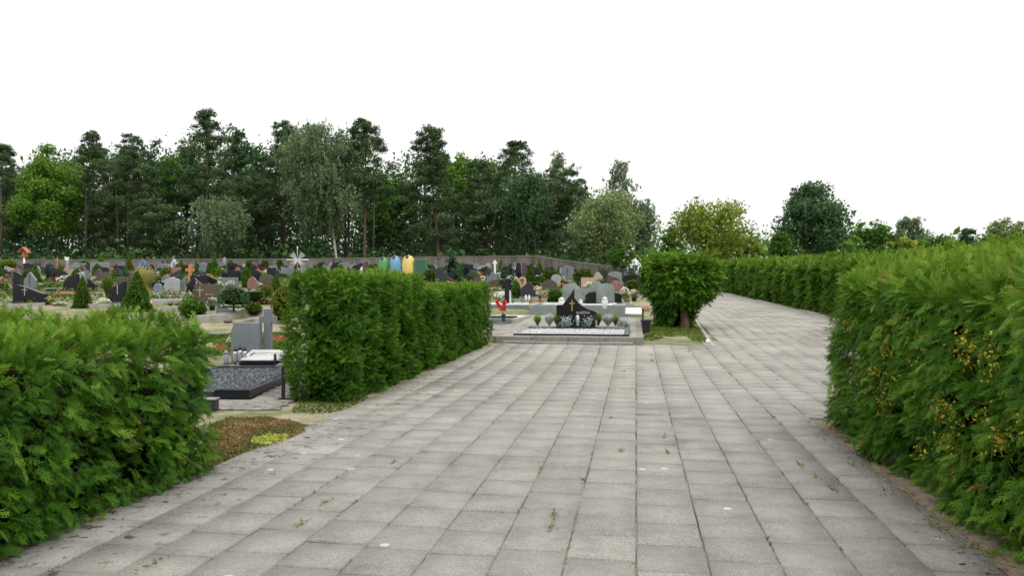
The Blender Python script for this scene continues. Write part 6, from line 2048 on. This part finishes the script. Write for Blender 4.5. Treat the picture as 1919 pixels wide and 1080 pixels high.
FL(1048, 545, 16, 14, 'yellow', 'yellow leaved flowers left of the orange lilies', n=40); FL(1088, 540, 10, 14, 'yellow', 'yellow flowers at the small black upright slab', n=26)
FL(1086, 546, 9, 8, 'pink', 'pink bunch behind the wave monument dip', n=20); FL(1116, 522, 10, 8, 'orange', 'orange flowers near the star cross', n=30)
FL(1134, 524, 14, 6, 'cream', 'pale flowers below the brown green dome', n=30)
FL(1171, 563, 18, 24, 'white', 'white chrysanthemum wreath right of the black low stone', n=60); FL(1175, 567, 13, 8, 'red', 'red flowers at the foot of the white wreath', n=30)
FL(1189, 565, 18, 22, 'cream', 'white chrysanthemum in a black pot beside the wreath', 'plastic_black', 50); FL(1164, 569, 12, 8, 'white', 'white bunch left of the red flowers by the wreath', n=26)
FL(1144, 573, 10, 8, 'coral', 'red and white bunch right of the wave monument', n=26)
FL(945, 620, 1, 1, 'white', 'tiny white blossom beside the slab grave', n=6) if False else None

# raised kerbs and walls between the plots
def kerb_run(px0, py0, px1, py1, h, w_, mat, label):
    a, b = G(px0, py0), G(px1, py1)
    d = b - a
    root = thing('stone_kerb', label, 'kerb', a)
    n = max(2, int(d.length / 1.2))
    dl = Vector((d.x, d.y, 0)).normalized(); r = Vector((dl.y, -dl.x, 0)) * (w_ / 2)
    for i in range(n):
        p, q = d * (i / n) + dl * .004, d * ((i + 1) / n) - dl * .004
        mb = MB()
        P4 = [p + r, q + r, q - r, p - r]
        z = [float(terr((a + v).x, (a + v).y)) - a.z for v in P4]
        mb.add([(v.x, v.y, zz - .15) for v, zz in zip(P4, z)] + [(v.x, v.y, zz + h) for v, zz in zip(P4, z)], [(3, 2, 1, 0), (4, 5, 6, 7), (0, 1, 5, 4), (1, 2, 6, 5), (2, 3, 7, 6), (3, 0, 4, 7)])
        obj('kerb_block', mb.mesh('kerb_block', .008), M[mat], root)
kerb_run(372, 604, 452, 594, .20, .15, 'concrete', 'pale concrete kerb below the leaning dark stone')
kerb_run(452, 594, 505, 592, .26, .15, 'concrete', 'higher concrete kerb under the small clipped ball')
kerb_run(440, 610, 490, 600, .10, .14, 'concrete_dark', 'dark low kerb behind the grey cross')
kerb_run(380, 633, 425, 634, .10, .14, 'black_matt', 'black kerb left behind the grey chamfered stone')
kerb_run(480, 604, 545, 606, .14, .16, 'concrete', 'kerb behind the grey cross running to the hedge')
kerb_run(286, 570, 362, 568, .18, .5, 'lightgrey', 'pale kerb platform in front of the round grey stone')
kerb_run(860, 540, 935, 542, .15, .2, 'concrete', 'pale kerb behind the flat hedge')
kerb_run(930, 560, 962, 558, .30, .25, 'white', 'white slab kerb left of the tall black cross')
kerb_run(500, 530, 560, 528, .22, .2, 'concrete', 'pale kerb left of the sunburst cross')
kerb_run(445, 533, 500, 532, .18, .2, 'lightgrey', 'pale kerb below the reddish shouldered stone')
lump('stone', 428, 606, 16, 8, 'darkbrown', 'brown stone block lying on the sand path behind the grey cross', 'stone')

# ------------------------------------------------------------------ rows of smaller graves, flowers and shrubs behind
MARKS = [(16, 'golden round shrub'), (46, 'shrine pole'), (92, 'pale rimmed stone'), (126, 'white board'), (190, 'yellow green cone'), (236, 'brown boulder'), (270, 'people in blue'), (325, 'man in pale blue'), (357, 'wooden cross'), (403, 'tallest cone'), (445, 'shouldered red stone'), (497, 'ball shrubs'), (558, 'sunburst cross'),
         (620, 'dark juniper'), (680, 'white edged stone'), (719, 'green bin'), (741, 'blue bin'), (766, 'yellow bin'), (847, 'blue spruce'), (886, 'dark arched stone'), (928, 'small white cross'), (957, 'blue green conifer'), (1011, 'golden cone'), (1064, 'split grey stone'), (1107, 'star cross'), (1153, 'grey domed stone')]
ROWS = [(85, 'nearest the wall'), (81.5, 'second row from wall'), (77, 'third row from wall'), (72.5, 'fourth row from wall'), (68, 'fifth row from wall'), (63.5, 'sixth row from wall'), (59, 'seventh row from wall'), (54.5, 'eighth row from wall'), (50, 'ninth row from wall'), (46, 'tenth row from wall')]
used = set()
def place_words(px, row):
    mx_, nm = min(MARKS, key=lambda m: abs(m[0] - px))
    side = 'left of' if px < mx_ - 3 else 'right of' if px > mx_ + 3 else 'at'
    return f"{row}, {side} the {nm}"
SHN = dict(rect='square', arch='arched', low_arch='low arched', gable='gabled', slant='slanting', slant_left='left sloping', curve='curved', wave='wavy', shoulder='shouldered', boulder='rough', tall='narrow', half_arch='half arched', dip='notched')
MTN = dict(black='black', black_matt='dull black', grey='grey', lightgrey='pale grey', greengrey='green grey', brown='brown', darkbrown='dark brown', red='reddish', tan='tan')
taken = [(n.location.x, n.location.y) for n in bpy.data.objects if n.parent is None and n.get('category') in ('grave', 'cross', 'recycling bin', 'container', 'person', 'shrub')]
rnd = random.Random(5)
def free(x, y, d):
    return all((x - a) ** 2 + ((y - b) * .8) ** 2 > d * d for a, b in taken)
for Yr, row in ROWS:
    x = -.66 * Yr
    while x < .125 * Yr:
        x += rnd.uniform(1.25, 2.2)
        y = Yr + rnd.uniform(-.8, .8)
        px = 960 + x / y * F
        if 545 < px < 800 and y < 70: continue
        if not free(x, y, .95): continue
        z = float(terr(x, y)); py = 532 - (z - EYE) / y * F
        kind = rnd.random()
        if kind < .60:
            for t in range(12):
                sh = rnd.choice(list(SHN)); mt = rnd.choices(list(MTN), [14, 8, 5, 2, 2, 1, 2, 1, .6])[0]
                lb = f"{MTN[mt]} {SHN[sh]} gravestone, {place_words(px, row)}"
                if lb not in used: break
            else: continue
            used.add(lb)
            hh = rnd.uniform(.7, 1.15); ww = rnd.uniform(.55, 1.25) if sh not in ('tall',) else .4
            grave(px, py, ww / y * F, hh / y * F, sh, mt, lb, rz=rnd.uniform(-.3, .1), bed=rnd.choice(['soil', 'soil', 'white_gravel', 'grey_gravel', None]), bw=rnd.uniform(1.3, 1.9), bd=1.9, group='smaller graves in the back rows',
                  kerb=rnd.choice(['concrete', 'concrete', 'lightgrey', 'grey']))
            taken.append((x, y))
            if rnd.random() < .75:
                c = rnd.choices(['white', 'red', 'pink', 'orange', 'yellow', 'coral', 'cream'], [8, 3, 2, 2, 2, 2, 4])[0]
                lb = f"{c} flowers on a grave, {place_words(px, row)}"
                if lb in used: lb = f"low {c} flowers, {place_words(px, row)}"
                if lb in used: continue
                used.add(lb)
                q = (x + rnd.uniform(-.5, .5), y - rnd.uniform(.4, 1.4))
                pz = float(terr(*q)); flower(960 + q[0] / q[1] * F, 532 - (pz - EYE) / q[1] * F, rnd.uniform(.5, 1.0) / y * F, rnd.uniform(.4, .7) / y * F, c, lb, n=26, group='flowers in the back rows')
        else:
            k = rnd.choice(['ball', 'cone', 'dome', 'dome', 'egg']); mt = rnd.choice(['shrub', 'shrub', 'shrub_yellow', 'darkleaf', 'spruce'])
            lb = f"{dict(shrub='green', shrub_yellow='golden', darkleaf='dark', spruce='blue green')[mt]} {dict(ball='ball', cone='cone', dome='low', egg='egg shaped')[k]} shrub, {place_words(px, row)}"
            if lb in used: continue
            used.add(lb)
            hh = dict(ball=.8, cone=1.3, dome=.55, egg=1.1)[k] * rnd.uniform(.8, 1.2); ww = dict(ball=.85, cone=.8, dome=1.3, egg=.8)[k] * rnd.uniform(.8, 1.2)
            shrub(px, py, ww / y * F, hh / y * F, k, mt, lb, group='smaller shrubs in the back rows')
            taken.append((x, y))

# bedding plants between the stones: too many and too small to count
def bedding():
    n = 5200
    Y = np.sqrt(rng.uniform(33 ** 2, 87.5 ** 2, n)); a = rng.uniform(-.68, .135, n); X = a * Y
    P3 = np.column_stack([X, Y, 0 * X])
    k = wnoise(P3, .9, 3) > -.35
    k &= ~((X > .9) & (Y < 36))
    P = P3[k]; P[:, 2] = terr(P[:, 0], P[:, 1])
    m = 16
    hh = rng.uniform(.10, .42, (len(P), 1))
    Q = np.repeat(P, m, 0) + np.column_stack([rng.normal(size=len(P) * m) * .24, rng.normal(size=len(P) * m) * .24, np.repeat(hh, m) * rng.random(len(P) * m)])
    T = np.clip(np.repeat(rng.uniform(.1, .9, len(P)), m) + rng.normal(size=len(P) * m) * .14, 0, 1)
    tag(obj('bedding_plants', leafmesh('bedding_plants', Q, .15, T, .5, .4), M['bedding']), 'low green bedding plants and ground cover between the graves', 'ground cover', kind='stuff')
M['bedding'] = leaf('bedding plants', [(0, (.020, .055, .016)), (.35, (.055, .12, .025)), (.6, (.11, .18, .035)), (.8, (.16, .19, .06)), (.92, (.20, .20, .14)), (1, (.26, .13, .07))])
bedding()

# light green row behind the right hedge
hedge('hedge', 'loose light green hedge rising behind the tall right hedge', Vector((8.2, 10.5, 0)), (.13, 1), 11.5, 2.4, 1.86, 1, SPR_FAR, M['thuja_far'], 230, .24,
      bulge=(.14, .08), rad=.35, faces=dict(front=1.0, back=.1, top=1.0, near=.3, far=.8), tbase=.66, shoots=14, dead=0, top_var=.12, raise_mid=.2, group='thuja hedges along the paving')

def litter():
    n = 2600
    y = rng.uniform(2.5, 9.2, n); left = rng.random(n) < .35
    x = np.where(left, left_x(y) + rng.normal(size=n) * .10 + .02, HR_A + HR_B * y - .04 + rng.normal(size=n) * .09)
    P = np.column_stack([x, y, terr(x, y) + .026 + rng.random(n) * .006])
    a = unit(np.column_stack([rng.normal(size=(n, 2)), rng.normal(size=n) * .12]))
    b = np.cross(a, [0, 0, 1.])
    sz = .010 * np.exp(rng.normal(size=(n, 1)) * .4)
    tag(obj('leaf_litter', mesh_np('leaf_litter', *rhombs(P, a * sz, b * sz * .35, rng.random(n))), leaf('dry litter', [(0, (.05, .035, .02)), (.6, (.16, .10, .05)), (1, (.30, .22, .11))], .1)), 'dry brown thuja litter along the feet of the hedges', 'leaf litter', kind='stuff')
litter()
strip('soil_strip', [Vector((HR_A + HR_B * y, y, 0)) for y in np.arange(1, 9.7, .8)], -.06, .5, .012, .004, M['soil_dry'])
strip('soil_strip', [Vector((left_x(y), y, 0)) for y in np.arange(1, 6.6, .8)], -.4, -.002, .010, .004, M['soil_dry'])
